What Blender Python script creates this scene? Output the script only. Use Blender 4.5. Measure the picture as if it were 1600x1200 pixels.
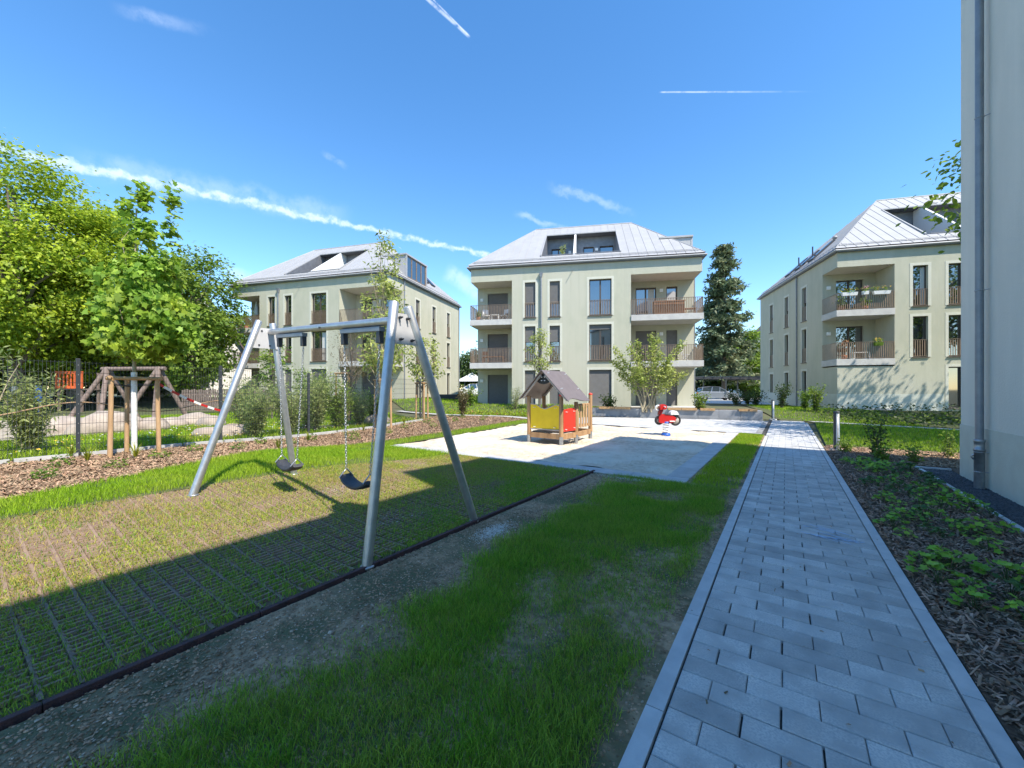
import bpy, bmesh, math, random
import numpy as np
from mathutils import Vector, Matrix
R = math.radians
scene = bpy.context.scene
for o in list(bpy.data.objects): bpy.data.objects.remove(o)
col = scene.collection

# ------------------------------------------------------------------ camera, sky, sun, exposure
YAW = R(34.6)
cam = bpy.data.cameras.new('camera'); cam.sensor_width = 36.0; cam.lens = 620/1600*36.0
cam.shift_y = 8/1600; cam.clip_start = 0.05; cam.clip_end = 2500
camo = bpy.data.objects.new('camera', cam); col.objects.link(camo)
camo.location = (0, 0, 1.6); camo.rotation_euler = (R(90), 0, YAW)
scene.camera = camo
SUN_EL, SUN_AZ = R(53.2), R(104)          # azimuth clockwise from +Y
sun = bpy.data.lights.new('sun', 'SUN'); sun.energy = 3.3; sun.angle = R(0.5); sun.color = (1.0, 0.925, 0.81)
suno = bpy.data.objects.new('sun', sun); col.objects.link(suno)
sd = Vector((math.sin(SUN_AZ)*math.cos(SUN_EL), math.cos(SUN_AZ)*math.cos(SUN_EL), math.sin(SUN_EL)))
suno.rotation_euler = sd.to_track_quat('Z', 'Y').to_euler(); suno.location = sd*60
scene.view_settings.view_transform = 'Standard'; scene.view_settings.look = 'None'
scene.view_settings.gamma = 1.0; scene.view_settings.exposure = 1.25
scene.cycles.max_bounces = 7; scene.cycles.diffuse_bounces = 3; scene.cycles.glossy_bounces = 3; scene.cycles.transmission_bounces = 3

def raydir(u, v):                          # bearing of a photograph pixel, used for the far sky only
    xc = (u-800)/620; zc = -(v-608)/620
    return Vector((-math.sin(YAW)+xc*math.cos(YAW), math.cos(YAW)+xc*math.sin(YAW), zc)).normalized()
def bearing(u, d):                         # ground point d metres ahead on the bearing of column u
    xc = (u-800)/620
    return (d*(-math.sin(YAW)+xc*math.cos(YAW)), d*(math.cos(YAW)+xc*math.sin(YAW)))

world = bpy.data.worlds.new('World'); scene.world = world; world.use_nodes = True
def build_world():
    nt = world.node_tree; N = nt.nodes; L = nt.links; N.clear()
    out = N.new('ShaderNodeOutputWorld'); bg = N.new('ShaderNodeBackground'); bg.inputs[1].default_value = 0.13
    sky = N.new('ShaderNodeTexSky'); sky.sky_type = 'NISHITA'; sky.sun_disc = False
    sky.sun_elevation = SUN_EL; sky.sun_rotation = SUN_AZ
    sky.altitude = 0; sky.air_density = 1.0; sky.dust_density = 0.05; sky.ozone_density = 1.7
    tc = N.new('ShaderNodeTexCoord'); nrm = N.new('ShaderNodeVectorMath'); nrm.operation = 'NORMALIZE'
    L.new(tc.outputs['Generated'], nrm.inputs[0]); D = nrm.outputs[0]
    hs = N.new('ShaderNodeHueSaturation'); hs.inputs['Saturation'].default_value = 1.27
    L.new(sky.outputs[0], hs.inputs['Color'])
    def math_(op, a, b=None, c=None, clamp=False):
        m = N.new('ShaderNodeMath'); m.operation = op; m.use_clamp = clamp
        for i, x in enumerate((a, b, c)):
            if x is None: continue
            if isinstance(x, (int, float)): m.inputs[i].default_value = x
            else: L.new(x, m.inputs[i])
        return m.outputs[0]
    def dot(v):
        m = N.new('ShaderNodeVectorMath'); m.operation = 'DOT_PRODUCT'; L.new(D, m.inputs[0]); m.inputs[1].default_value = v; return m.outputs['Value']
    def noise(scale, detail, rough=.5, off=0.0):
        mp = N.new('ShaderNodeMapping'); mp.inputs['Location'].default_value = (off, off*.7, off*.3)
        L.new(D, mp.inputs[0]); n = N.new('ShaderNodeTexNoise'); n.inputs['Scale'].default_value = scale
        n.inputs['Detail'].default_value = detail; n.inputs['Roughness'].default_value = rough
        L.new(mp.outputs[0], n.inputs['Vector']); return n.outputs['Fac']
    def sstep(x, a, b):
        m = N.new('ShaderNodeMapRange'); m.interpolation_type = 'SMOOTHSTEP'
        L.new(x, m.inputs['Value']); m.inputs['From Min'].default_value = a; m.inputs['From Max'].default_value = b
        return m.outputs[0]
    cur = hs.outputs[0]
    def trail(p0, p1, width, amp, nscale, strength, fade=(.02, .02), side=0.0, seed=0., rough=.6):
        nonlocal cur
        A = raydir(*p0); B = raydir(*p1); n = A.cross(B).normalized(); t = n.cross(A).normalized()
        if n.z < 0: n = -n
        ang = A.angle(B)
        wob = math_('MULTIPLY', math_('SUBTRACT', noise(nscale, 5, rough, seed), .5), amp)
        dist = math_('ADD', dot(n), wob)
        lo = sstep(dist, -width*(1+side), -width*.15); hi = sstep(dist, width*(1-side), width*.15)
        band = math_('MULTIPLY', lo, hi)
        along = math_('ARCTAN2', dot(t), dot(A))
        band = math_('MULTIPLY', band, math_('MULTIPLY', sstep(along, 0, fade[0]), sstep(along, ang, ang-fade[1])))
        tex = sstep(noise(nscale*1.7, 6, .65, seed+3), .25, .6)
        fac = math_('MULTIPLY', band, math_('MULTIPLY', tex, strength), clamp=True)
        mx = N.new('ShaderNodeMix'); mx.data_type = 'RGBA'; L.new(fac, mx.inputs[0]); L.new(cur, mx.inputs[6]); mx.inputs[7].default_value = (4.6, 5.0, 5.6, 1)
        cur = mx.outputs[2]
    trail((-150, 200), (800, 407), .0095, .034, 30, .5, (.05, .06), seed=1.)
    trail((90, 250), (560, 340), .030, .05, 14, .16, (.08, .08), seed=7.)
    trail((640, -26), (735, 59), .0040, .0015, 40, .42, (.03, .01), seed=2.)
    trail((652, -26), (736, 59), .0018, .001, 40, .40, (.03, .01), seed=3.)
    trail((1028, 144), (1290, 143), .0020, .0008, 30, .38, (.01, .22), seed=4.)
    trail((165, 10), (350, 56), .012, .02, 16, .17, (.05, .10), seed=5.)
    trail((800, 330), (915, 372), .010, .05, 18, .22, (.03, .09), seed=6.)
    trail((850, 285), (1000, 340), .014, .06, 17, .20, (.06, .08), seed=9.)
    trail((690, 425), (775, 470), .03, .06, 14, .3, (.03, .05), seed=11.)
    trail((340, 425), (420, 445), .025, .05, 12, .3, (.03, .05), seed=12.)
    trail((500, 235), (545, 265), .008, .02, 25, .12, (.02, .02), seed=13.)
    L.new(cur, bg.inputs[0]); L.new(bg.outputs[0], out.inputs[0])
build_world()

# ------------------------------------------------------------------ materials
MATS = {}
def mat(name, base, rough=.75, var=None, scale=4., detail=5., bump=0., bscale=60., metal=0., spec=.5, rand=0., island=0., transl=0., stretch=None, streak=None, var2=None, scale2=.5, lo=.35, hi=.65, ior=None):
    m = bpy.data.materials.new(name); m.use_nodes = True; MATS[name] = m
    nt = m.node_tree; N = nt.nodes; L = nt.links
    p = N['Principled BSDF']; p.inputs['Roughness'].default_value = rough; p.inputs['Metallic'].default_value = metal
    p.inputs['Specular IOR Level'].default_value = spec
    if ior: p.inputs['IOR'].default_value = ior
    geo = N.new('ShaderNodeNewGeometry'); vec = geo.outputs['Position']
    if stretch:
        mp = N.new('ShaderNodeMapping'); mp.inputs['Scale'].default_value = stretch; L.new(vec, mp.inputs[0]); vec = mp.outputs[0]
    def noise(s, d=5., r=.55):
        n = N.new('ShaderNodeTexNoise'); n.inputs['Scale'].default_value = s; n.inputs['Detail'].default_value = d; n.inputs['Roughness'].default_value = r
        L.new(vec, n.inputs['Vector']); return n.outputs['Fac']
    def ramp(x, a, b):
        r = N.new('ShaderNodeMapRange'); r.interpolation_type = 'SMOOTHSTEP'; L.new(x, r.inputs[0]); r.inputs[1].default_value = a; r.inputs[2].default_value = b; return r.outputs[0]
    rgb = N.new('ShaderNodeRGB'); rgb.outputs[0].default_value = (*base, 1); c = rgb.outputs[0]
    def mix(f, c2):
        nonlocal c
        mx = N.new('ShaderNodeMix'); mx.data_type = 'RGBA'; L.new(f, mx.inputs[0]); L.new(c, mx.inputs[6]); mx.inputs[7].default_value = (*c2, 1); c = mx.outputs[2]
    if var: mix(ramp(noise(scale, detail), lo, hi), var)
    if var2: mix(ramp(noise(scale2, 4.), .42, .62), var2)
    if streak:
        mp2 = N.new('ShaderNodeMapping'); mp2.inputs['Scale'].default_value = (5, 5, .22); L.new(geo.outputs['Position'], mp2.inputs[0]); vec = mp2.outputs[0]; mix(ramp(noise(1., 6.), .45, .85), streak); vec = geo.outputs['Position']
    for amt, src in ((rand, 'obj'), (island, 'isl')):
        if amt:
            hv = N.new('ShaderNodeHueSaturation'); L.new(c, hv.inputs['Color'])
            s = geo.outputs['Random Per Island'] if src == 'isl' else N.new('ShaderNodeObjectInfo').outputs['Random']
            mr = N.new('ShaderNodeMapRange'); L.new(s, mr.inputs[0]); mr.inputs[3].default_value = 1-amt; mr.inputs[4].default_value = 1+amt
            L.new(mr.outputs[0], hv.inputs['Value'])
            if src == 'isl':
                m2 = N.new('ShaderNodeMath'); m2.operation = 'MULTIPLY_ADD'; L.new(s, m2.inputs[0]); m2.inputs[1].default_value = -.05*amt; m2.inputs[2].default_value = .5+.02*amt
                L.new(m2.outputs[0], hv.inputs['Hue'])
            c = hv.outputs[0]
    L.new(c, p.inputs['Base Color'])
    if bump:
        b = N.new('ShaderNodeBump'); b.inputs['Strength'].default_value = min(1., bump); b.inputs['Distance'].default_value = .02
        L.new(noise(bscale, 6., .6), b.inputs['Height']); L.new(b.outputs[0], p.inputs['Normal'])
    if transl:
        t = N.new('ShaderNodeBsdfTranslucent'); L.new(c, t.inputs[0])
        mx = N.new('ShaderNodeMixShader'); mx.inputs[0].default_value = transl
        L.new(p.outputs[0], mx.inputs[1]); L.new(t.outputs[0], mx.inputs[2]); L.new(mx.outputs[0], N['Material Output'].inputs[0])
    return m
M = MATS
mat('soil', (.075, .058, .040), .95, (.13, .10, .072), 7, bump=1, bscale=45, var2=(.055, .05, .03), scale2=1.2)
mat('worn_soil', (.46, .315, .185), .95, (.22, .145, .08), 14, 10, bump=1, bscale=38, var2=(.12, .12, .055), scale2=1.6)
mat('lawn_base', (.065, .085, .026), .95, (.095, .10, .042), 8, bump=1, bscale=40)
mat('far_ground', (.085, .10, .04), .95, (.11, .10, .05), 1.2, bump=.5, bscale=8)
mat('mat_soil', (.15, .105, .06), .95, (.22, .15, .085), 5, 8, bump=1, bscale=60, var2=(.14, .12, .05), scale2=.8)
mat('mulch_base', (.08, .05, .032), .95, (.15, .095, .06), 22, 8, bump=1, bscale=50)
mat('mulch_chip', (.25, .155, .085), .85, (.38, .27, .16), 7, island=.6)
mat('mulch_chip_dark', (.22, .14, .09), .85, (.36, .25, .17), 9, island=.6)
mat('sand', (.66, .555, .42), .95, (.49, .40, .295), 7, 9, bump=1, bscale=14, var2=(.70, .61, .48), scale2=.7)
mat('paver', (.62, .595, .555), .85, (.39, .375, .355), 4.5, 10, bump=.5, bscale=220, rand=.17, lo=.36, hi=.70, var2=(.46, .45, .435), scale2=90.)
mat('paver_far', (.53, .525, .515), .8, (.42, .42, .415), 3.2, 7, bump=.35, bscale=180, island=.12)
mat('joint', (.045, .042, .038), .95, (.08, .075, .065), 40)
mat('kerb', (.56, .555, .545), .8, (.48, .48, .475), 6, 7, bump=.3, bscale=150, rand=.05)
mat('slab', (.50, .49, .47), .8, (.42, .41, .395), 4, 6, bump=.25, bscale=120, rand=.05)
mat('gravel', (.075, .075, .082), .9, (.14, .14, .15), 60, 6, bump=1, bscale=90)
mat('gravel_stone', (.085, .087, .095), .8, island=.5)
mat('soil_crumb', (.42, .285, .17), .95, (.20, .135, .075), 9, island=.5)
mat('pebble', (.42, .35, .26), .8, (.28, .22, .15), 12, island=.5)
mat('rubber', (.24, .16, .115), .9, (.31, .215, .15), 18, bump=.5, bscale=150)
mat('rubber_rail', (.085, .040, .040), .85, (.055, .030, .030), 14, bump=.5, bscale=150)
mat('blade', (.19, .40, .03), .55, (.27, .42, .05), 1.5, island=.45, transl=.42, spec=.3)
mat('blade_lush', (.25, .43, .018), .55, (.32, .45, .03), 1.2, island=.4, transl=.4, spec=.3)
mat('blade_dry', (.38, .42, .05), .6, (.44, .36, .10), 1.1, island=.45, transl=.35, spec=.2)
def leafmat(n, a, b, isl=.4, tr=.4, sc=.9): return mat(n, a, .5, b, sc, 3, island=isl, transl=tr, spec=.35)
leafmat('leaf_beech', (.40, .49, .035), (.27, .40, .036), .4, .5)
leafmat('leaf_maple', (.25, .43, .055), (.36, .48, .055), .4, .5, 1.5)
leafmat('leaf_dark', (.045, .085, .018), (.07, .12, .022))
leafmat('leaf_mid', (.15, .26, .035), (.23, .32, .045), .4, .48)
leafmat('leaf_pale', (.42, .47, .14), (.32, .40, .10), .4, .5)
leafmat('leaf_willow', (.38, .43, .16), (.28, .36, .12), .4, .55)
leafmat('leaf_bronze', (.17, .15, .06), (.13, .10, .05))
leafmat('leaf_conifer', (.12, .18, .09), (.20, .22, .11), .4, .25)
leafmat('leaf_cover', (.19, .40, .045), (.26, .45, .06), .4, .4, 5)
leafmat('leaf_cover_dark', (.07, .16, .045), (.10, .20, .05), .4, .35, 5)
leafmat('leaf_yellow', (.32, .34, .03), (.22, .28, .03), .4, .35, 4)
leafmat('leaf_red', (.28, .09, .04), (.22, .16, .04), .4, .3, 4)
mat('bark', (.12, .095, .07), .9, (.19, .16, .125), 14, bump=1, bscale=40)
mat('bark_pale', (.30, .25, .17), .85, (.42, .36, .24), 10, bump=.6, bscale=40)
mat('lime_paint', (.80, .79, .76), .85, (.66, .64, .60), 14, bump=.6, bscale=60)
mat('stake_wood', (.52, .33, .17), .75, (.40, .24, .12), 9, 6, bump=.4, bscale=60, stretch=(1, 1, .15))
mat('robinia', (.42, .25, .12), .7, (.30, .165, .075), 9, 6, bump=.4, bscale=60, stretch=(1, 1, .15))
mat('bench_wood', (.50, .31, .145), .65, (.40, .23, .10), 8, 6, bump=.3, bscale=60)
mat('old_wood', (.17, .125, .10), .85, (.24, .18, .15), 9, 6, bump=.5, bscale=60)
mat('steel', (.58, .58, .575), .46, (.50, .50, .50), 12, metal=.85, bump=.05, bscale=200)
mat('galv', (.42, .43, .44), .42, (.34, .35, .36), 14, metal=.75)
mat('plate', (.60, .595, .60), .5, (.55, .545, .55), 8, metal=.15)
mat('chain', (.50, .50, .50), .33, metal=.9)
mat('seat_rubber', (.028, .030, .035), .55, (.04, .042, .048), 10, bump=.2)
mat('anthracite', (.045, .052, .060), .45, metal=.2)
mat('dark_metal', (.06, .062, .068), .5, metal=.4)
mat('pipe_metal', (.22, .235, .26), .45, (.27, .285, .305), 5, metal=.35)
mat('zinc', (.385, .38, .375), .55, (.36, .355, .35), 1.5, metal=.08, rand=.03)
mat('zinc_dark', (.21, .215, .23), .5, (.17, .175, .19), 3, metal=.3)
mat('plaster', (.485, .475, .365), .9, (.44, .44, .335), 2.2, 9, bump=.6, bscale=30, stretch=(1, 1, .45), var2=(.50, .485, .385), scale2=.35, streak=(.435, .43, .33))
mat('plaster_near', (.70, .685, .60), .9, (.65, .64, .56), 2.0, 9, bump=.5, bscale=35, stretch=(1, 1, .35), streak=(.64, .63, .555))
mat('plinth', (.56, .575, .49), .9, (.52, .53, .45), 3, 7, bump=.3, bscale=40)
mat('surround', (.60, .59, .49), .85, (.565, .56, .465), 5, 5, bump=.15)
mat('soffit', (.66, .60, .52), .85, (.62, .56, .48), 3)
mat('concrete', (.55, .535, .50), .85, (.48, .465, .44), 2.5, 7, bump=.3, bscale=50)
mat('concrete_wall', (.30, .305, .315), .85, (.245, .25, .262), 2.5, 7, bump=.35, bscale=60)
mat('bronze', (.16, .125, .095), .5, (.13, .10, .078), 5, metal=.35)
mat('rail_bronze', (.28, .20, .14), .5, (.23, .165, .115), 6, metal=.25)
mat('frame_dark', (.085, .070, .058), .5, metal=.2)
mat('shutter_grey', (.155, .15, .145), .6, (.17, .165, .16), 6, metal=.2)
mat('glass', (.012, .017, .024), .03, spec=.5, ior=3.0)
mat('white_paint', (.78, .78, .76), .5)
mat('lamp_white', (.82, .82, .80), .4)
mat('hpl_brown', (.155, .125, .12), .42, (.175, .145, .138), 5)
mat('hpl_grey', (.40, .365, .335), .55)
mat('yellow_panel', (.80, .55, .008), .42, (.74, .50, .008), 4)
mat('red_panel', (.62, .030, .012), .42)
mat('red_body', (.50, .018, .016), .35)
mat('red_dark', (.20, .010, .014), .4)
mat('blue_paint', (.02, .10, .42), .4)
mat('tyre', (.025, .025, .026), .7)
mat('black', (.012, .012, .013), .5)
mat('stone', (.42, .35, .28), .9, (.32, .26, .21), 3, 7, bump=1, bscale=12)
mat('car_silver', (.52, .54, .57), .28, metal=.7)
mat('car_white', (.78, .79, .80), .28)
mat('roof_tile', (.11, .085, .075), .8, (.15, .11, .095), 6)
mat('white_wall', (.80, .79, .75), .9, (.74, .73, .69), 2)
mat('orange_plastic', (.70, .13, .03), .5)
mat('rope', (.42, .28, .16), .9)
mat('flower_pink', (.70, .32, .42), .7, island=.4)
mat('flower_yellow', (.75, .52, .06), .7, island=.4)
mat('terracotta', (.42, .15, .07), .8)
mat('wood_red', (.36, .15, .06), .6, (.26, .10, .04), 8)
mat('curtain', (.55, .55, .52), .9)
mat('chalk', (.50, .62, .80), .95)
mat('grit', (.42, .39, .34), .95, (.26, .22, .17), 9, island=.25)
mat('garden_sand', (.42, .36, .27), .95, (.34, .28, .20), 3, 8, bump=.8, bscale=25)
mat('white_sand', (.72, .69, .62), .95, (.55, .52, .46), 14, bump=.7, bscale=60)

# ------------------------------------------------------------------ helpers
def tag(o, label=None, cat=None, group=None, kind=None):
    if label: o['label'] = label
    if cat: o['category'] = cat
    if group: o['group'] = group
    if kind: o['kind'] = kind
    return o
def empty(name, loc=(0, 0, 0), rz=0., label=None, cat=None, group=None):
    o = bpy.data.objects.new(name, None); col.objects.link(o); o.location = loc; o.rotation_euler = (0, 0, rz); o.empty_display_size = .1
    return tag(o, label, cat, group)
def link(name, me, parent=None, loc=None, rz=None):
    o = bpy.data.objects.new(name, me); col.objects.link(o)
    if parent: o.parent = parent
    if loc is not None: o.location = loc
    if rz is not None: o.rotation_euler = (0, 0, rz)
    return o
def npmesh(name, V, F, m, smooth=False):
    """V (n,3) array, F (k,c) array of equal-size faces"""
    V = np.asarray(V, np.float32); F = np.asarray(F, np.int32)
    me = bpy.data.meshes.new(name); k, c = F.shape
    me.vertices.add(len(V)); me.vertices.foreach_set('co', V.ravel())
    me.loops.add(k*c); me.loops.foreach_set('vertex_index', F.ravel())
    me.polygons.add(k); me.polygons.foreach_set('loop_start', np.arange(k, dtype=np.int32)*c)
    try: me.polygons.foreach_set('loop_total', np.full(k, c, np.int32))
    except Exception: pass
    if smooth: me.polygons.foreach_set('use_smooth', np.ones(k, bool))
    me.update(calc_edges=True); me.validate()
    if m: me.materials.append(M[m])
    return me
class MB:
    def __init__(s): s.v = []; s.f = []; s.sm = []
    def add(s, vs, fs, smooth=False):
        b = len(s.v); s.v += [tuple(x) for x in vs]
        for f in fs: s.f.append([i+b for i in f]); s.sm.append(smooth)
        return s
    def box(s, x0, x1, y0, y1, z0, z1):
        return s.add([(x0, y0, z0), (x1, y0, z0), (x1, y1, z0), (x0, y1, z0), (x0, y0, z1), (x1, y0, z1), (x1, y1, z1), (x0, y1, z1)],
                     [(3, 2, 1, 0), (4, 5, 6, 7), (0, 1, 5, 4), (1, 2, 6, 5), (2, 3, 7, 6), (3, 0, 4, 7)])
    def quad(s, a, b, c, d): return s.add([a, b, c, d], [(0, 1, 2, 3)])
    def poly(s, pts): return s.add(pts, [tuple(range(len(pts)))])
    def prism(s, pts, d):
        """closed outline pts (3-D, planar) extruded by vector d"""
        n = len(pts); d = Vector(d); top = [tuple(Vector(p)+d) for p in pts]
        return s.add(list(pts)+top, [tuple(range(n-1, -1, -1)), tuple(range(n, 2*n))]+[(i, (i+1) % n, n+(i+1) % n, n+i) for i in range(n)])
    def bar(s, a, b, w, h, up=(0, 0, 1)):
        a = Vector(a); b = Vector(b); d = (b-a).normalized(); u = Vector(up)
        x = d.cross(u)
        if x.length < 1e-4: x = d.cross(Vector((1, 0, 0)))
        x.normalize(); y = x.cross(d).normalized(); x *= w/2; y *= h/2
        return s.add([a-x-y, a+x-y, a+x+y, a-x+y, b-x-y, b+x-y, b+x+y, b-x+y], [(3, 2, 1, 0), (4, 5, 6, 7), (0, 1, 5, 4), (1, 2, 6, 5), (2, 3, 7, 6), (3, 0, 4, 7)])
    def tube(s, pts, r, n=8, cap=True, smooth=True):
        pts = [Vector(p) for p in pts]; rs = r if isinstance(r, (list, tuple)) else [r]*len(pts)
        vs = []; fs = []; prev = None
        for i, p in enumerate(pts):
            d = (pts[min(i+1, len(pts)-1)]-pts[max(i-1, 0)]).normalized()
            if prev is None: x = d.orthogonal().normalized()
            else: x = (prev-d*prev.dot(d)); x = x.normalized() if x.length > 1e-5 else d.orthogonal().normalized()
            prev = x; y = d.cross(x)
            for k in range(n):
                a = 2*math.pi*k/n; vs.append(p+(x*math.cos(a)+y*math.sin(a))*rs[i])
        for i in range(len(pts)-1):
            for k in range(n): fs.append((i*n+k, i*n+(k+1) % n, (i+1)*n+(k+1) % n, (i+1)*n+k))
        s.add(vs, fs, smooth)
        if cap: s.add([vs[k] for k in range(n)], [tuple(range(n-1, -1, -1))]); s.add([vs[-n+k] for k in range(n)], [tuple(range(n))])
        return s
    def lathe(s, prof, c=(0, 0, 0), n=16, axis='z', smooth=True):
        vs = []; fs = []
        for (r, h) in prof:
            for k in range(n):
                a = 2*math.pi*k/n
                p = (r*math.cos(a), r*math.sin(a), h) if axis == 'z' else ((h, r*math.cos(a), r*math.sin(a)) if axis == 'x' else (r*math.cos(a), h, r*math.sin(a)))
                vs.append((p[0]+c[0], p[1]+c[1], p[2]+c[2]))
        for i in range(len(prof)-1):
            for k in range(n): fs.append((i*n+k, i*n+(k+1) % n, (i+1)*n+(k+1) % n, (i+1)*n+k))
        return s.add(vs, fs, smooth)
    def torus(s, c, R_, r, nx=12, nr=6, mtx=None, sx=1., sy=1.):
        vs = []; fs = []
        for i in range(nx):
            a = 2*math.pi*i/nx
            for k in range(nr):
                b = 2*math.pi*k/nr; q = Vector(((R_+r*math.cos(b))*math.cos(a)*sx, (R_+r*math.cos(b))*math.sin(a)*sy, r*math.sin(b)))
                if mtx is not None: q = mtx @ q
                vs.append(q+Vector(c))
        for i in range(nx):
            for k in range(nr): fs.append((i*nr+k, i*nr+(k+1) % nr, ((i+1) % nx)*nr+(k+1) % nr, ((i+1) % nx)*nr+k))
        return s.add(vs, fs, True)
    def mesh(s, name, m):
        me = bpy.data.meshes.new(name); me.from_pydata(s.v, [], s.f); me.polygons.foreach_set('use_smooth', s.sm); me.update()
        if m: me.materials.append(M[m])
        return me
    def build(s, name, m, parent=None, loc=None, rz=None, bevel=0.):
        me = s.mesh(name, m)
        if bevel:
            bm = bmesh.new(); bm.from_mesh(me); bmesh.ops.remove_doubles(bm, verts=bm.verts, dist=1e-5)
            bmesh.ops.bevel(bm, geom=[e for e in bm.edges if e.calc_face_angle(0) > .6], offset=bevel, segments=2, affect='EDGES', profile=.6)
            bm.to_mesh(me); bm.free()
        return link(name, me, parent, loc, rz)
CACHE = {}
def cached(key, fn):
    if key not in CACHE: CACHE[key] = fn()
    return CACHE[key]
def copy_tree(o, parent=None):
    c = o.copy(); col.objects.link(c); c.parent = parent
    for ch in list(o.children): copy_tree(ch, c)
    return c

# ------------------------------------------------------------------ terrain
def S(t): t = np.clip(t, 0, 1); return t*t*(3-2*t)
def gz(x, y):
    x = np.asarray(x, float); y = np.asarray(y, float)
    a = .27*S((-3.2-x)/4.5)*(1-S((y-3)/4.2)) + .16*S((-9.3-x)/3)*S((y-3)/4.2)
    p = -.36*x+.93*y
    return a + .40*S((p-22.6)/3.6) + .32*S((-16-x)/12)*S((p-19)/6)
def g1(x, y): return float(gz(x, y))
RNG = np.random.default_rng(11); random.seed(5)
_grids = {}
def vnoise(x, y, sc, seed=0):
    g = _grids.setdefault(seed, np.random.default_rng(100+seed).random((64, 64)))
    fx = np.asarray(x)/sc; fy = np.asarray(y)/sc; ix = np.floor(fx).astype(int); iy = np.floor(fy).astype(int)
    tx = S(fx-ix); ty = S(fy-iy); ix %= 64; iy %= 64; jx = (ix+1) % 64; jy = (iy+1) % 64
    return (g[ix, iy]*(1-tx)+g[jx, iy]*tx)*(1-ty)+(g[ix, jy]*(1-tx)+g[jx, jy]*tx)*ty
def fbm(x, y, sc, seed=0): return .55*vnoise(x, y, sc, seed)+.3*vnoise(x, y, sc*.45, seed+1)+.15*vnoise(x, y, sc*.2, seed+2)
def inside(poly, x, y):
    r = np.zeros(len(x), bool); n = len(poly); j = n-1
    for i in range(n):
        xi, yi = poly[i]; xj, yj = poly[j]
        c = ((yi > y) != (yj > y)) & (x < (xj-xi)*(y-yi)/(yj-yi+1e-12)+xi); r ^= c; j = i
    return r
def scatter(poly, dens, rng=RNG):
    P = np.array(poly); lo = P.min(0); hi = P.max(0); n = int(dens*(hi[0]-lo[0])*(hi[1]-lo[1]))
    x = rng.uniform(lo[0], hi[0], n); y = rng.uniform(lo[1], hi[1], n); k = inside(poly, x, y); return x[k], y[k]
def drape(name, poly, m, step=.5, dz=0., label=None, cat=None, kind='structure', parent=None, rough=0.):
    bm = bmesh.new(); bm.faces.new([bm.verts.new((x, y, 0)) for x, y in poly])
    P = np.array(poly)
    for ax in (0, 1):
        c = math.ceil(P[:, ax].min()/step)*step
        while c < P[:, ax].max():
            co = [0, 0, 0]; no = [0, 0, 0]; co[ax] = c+1e-4; no[ax] = 1
            bmesh.ops.bisect_plane(bm, geom=bm.verts[:]+bm.edges[:]+bm.faces[:], plane_co=co, plane_no=no); c += step
    for v in bm.verts:
        v.co.z = g1(v.co.x, v.co.y)+dz
        if rough: v.co.z += rough*(float(fbm(v.co.x, v.co.y, .45, 40))-.5)
    for f in bm.faces: f.smooth = True
    me = bpy.data.meshes.new(name); bm.to_mesh(me); bm.free(); me.materials.append(M[m])
    o = link(name, me, parent)
    return tag(o, label, cat, kind=kind)
def blades(name, x, y, h, w, m, lean=.45, dz=0., rng=RNG, parent=None):
    n = len(x); z = gz(x, y)+dz; a = rng.uniform(0, 2*np.pi, n); b = rng.uniform(0, 2*np.pi, n)
    hh = h*rng.uniform(.55, 1.25, n); ll = lean*hh*rng.uniform(.2, 1.3, n); ww = w*rng.uniform(.7, 1.3, n)
    dx = np.cos(a)*ww/2; dy = np.sin(a)*ww/2; lx = np.cos(b)*ll; ly = np.sin(b)*ll
    V = np.zeros((n, 5, 3))
    V[:, 0] = np.stack([x-dx, y-dy, z], 1); V[:, 1] = np.stack([x+dx, y+dy, z], 1)
    V[:, 2] = np.stack([x+dx*.8+lx*.35, y+dy*.8+ly*.35, z+hh*.6], 1); V[:, 3] = np.stack([x-dx*.8+lx*.35, y-dy*.8+ly*.35, z+hh*.6], 1)
    V[:, 4] = np.stack([x+lx, y+ly, z+hh], 1)
    i = np.arange(n)[:, None]*5
    T = np.concatenate([i+np.array([0, 1, 2]), i+np.array([0, 2, 3]), i+np.array([3, 2, 4])], 0)
    return link(name, npmesh(name, V.reshape(-1, 3), T, m), parent)
def flakes(name, x, y, L0, L1, w0, w1, m, lift=.012, rng=RNG, tilt=.35, parent=None, dz=0.):
    n = len(x); z = gz(x, y)+dz+rng.uniform(.002, lift, n); a = rng.uniform(0, 2*np.pi, n)
    l = rng.uniform(L0, L1, n)/2; w = rng.uniform(w0, w1, n)/2; t = rng.normal(0, tilt, n)*l; t2 = rng.normal(0, tilt, n)*w
    c, s_ = np.cos(a), np.sin(a); V = np.zeros((n, 5, 3)); k = 0
    for (sx, sy) in ((-1, -1), (1, -.7), (.8, 1), (-.9, .6)):
        V[:, k] = np.stack([x+c*l*sx-s_*w*sy, y+s_*l*sx+c*w*sy, z+t*sx+t2*sy], 1); k += 1
    V[:, 4] = np.stack([x, y, z+.35*w+.003], 1)
    i = np.arange(n)[:, None]*5
    T = np.concatenate([i+np.array(q) for q in ((0, 1, 4), (1, 2, 4), (2, 3, 4), (3, 0, 4))], 0)
    return link(name, npmesh(name, V.reshape(-1, 3), T, m), parent)
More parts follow.
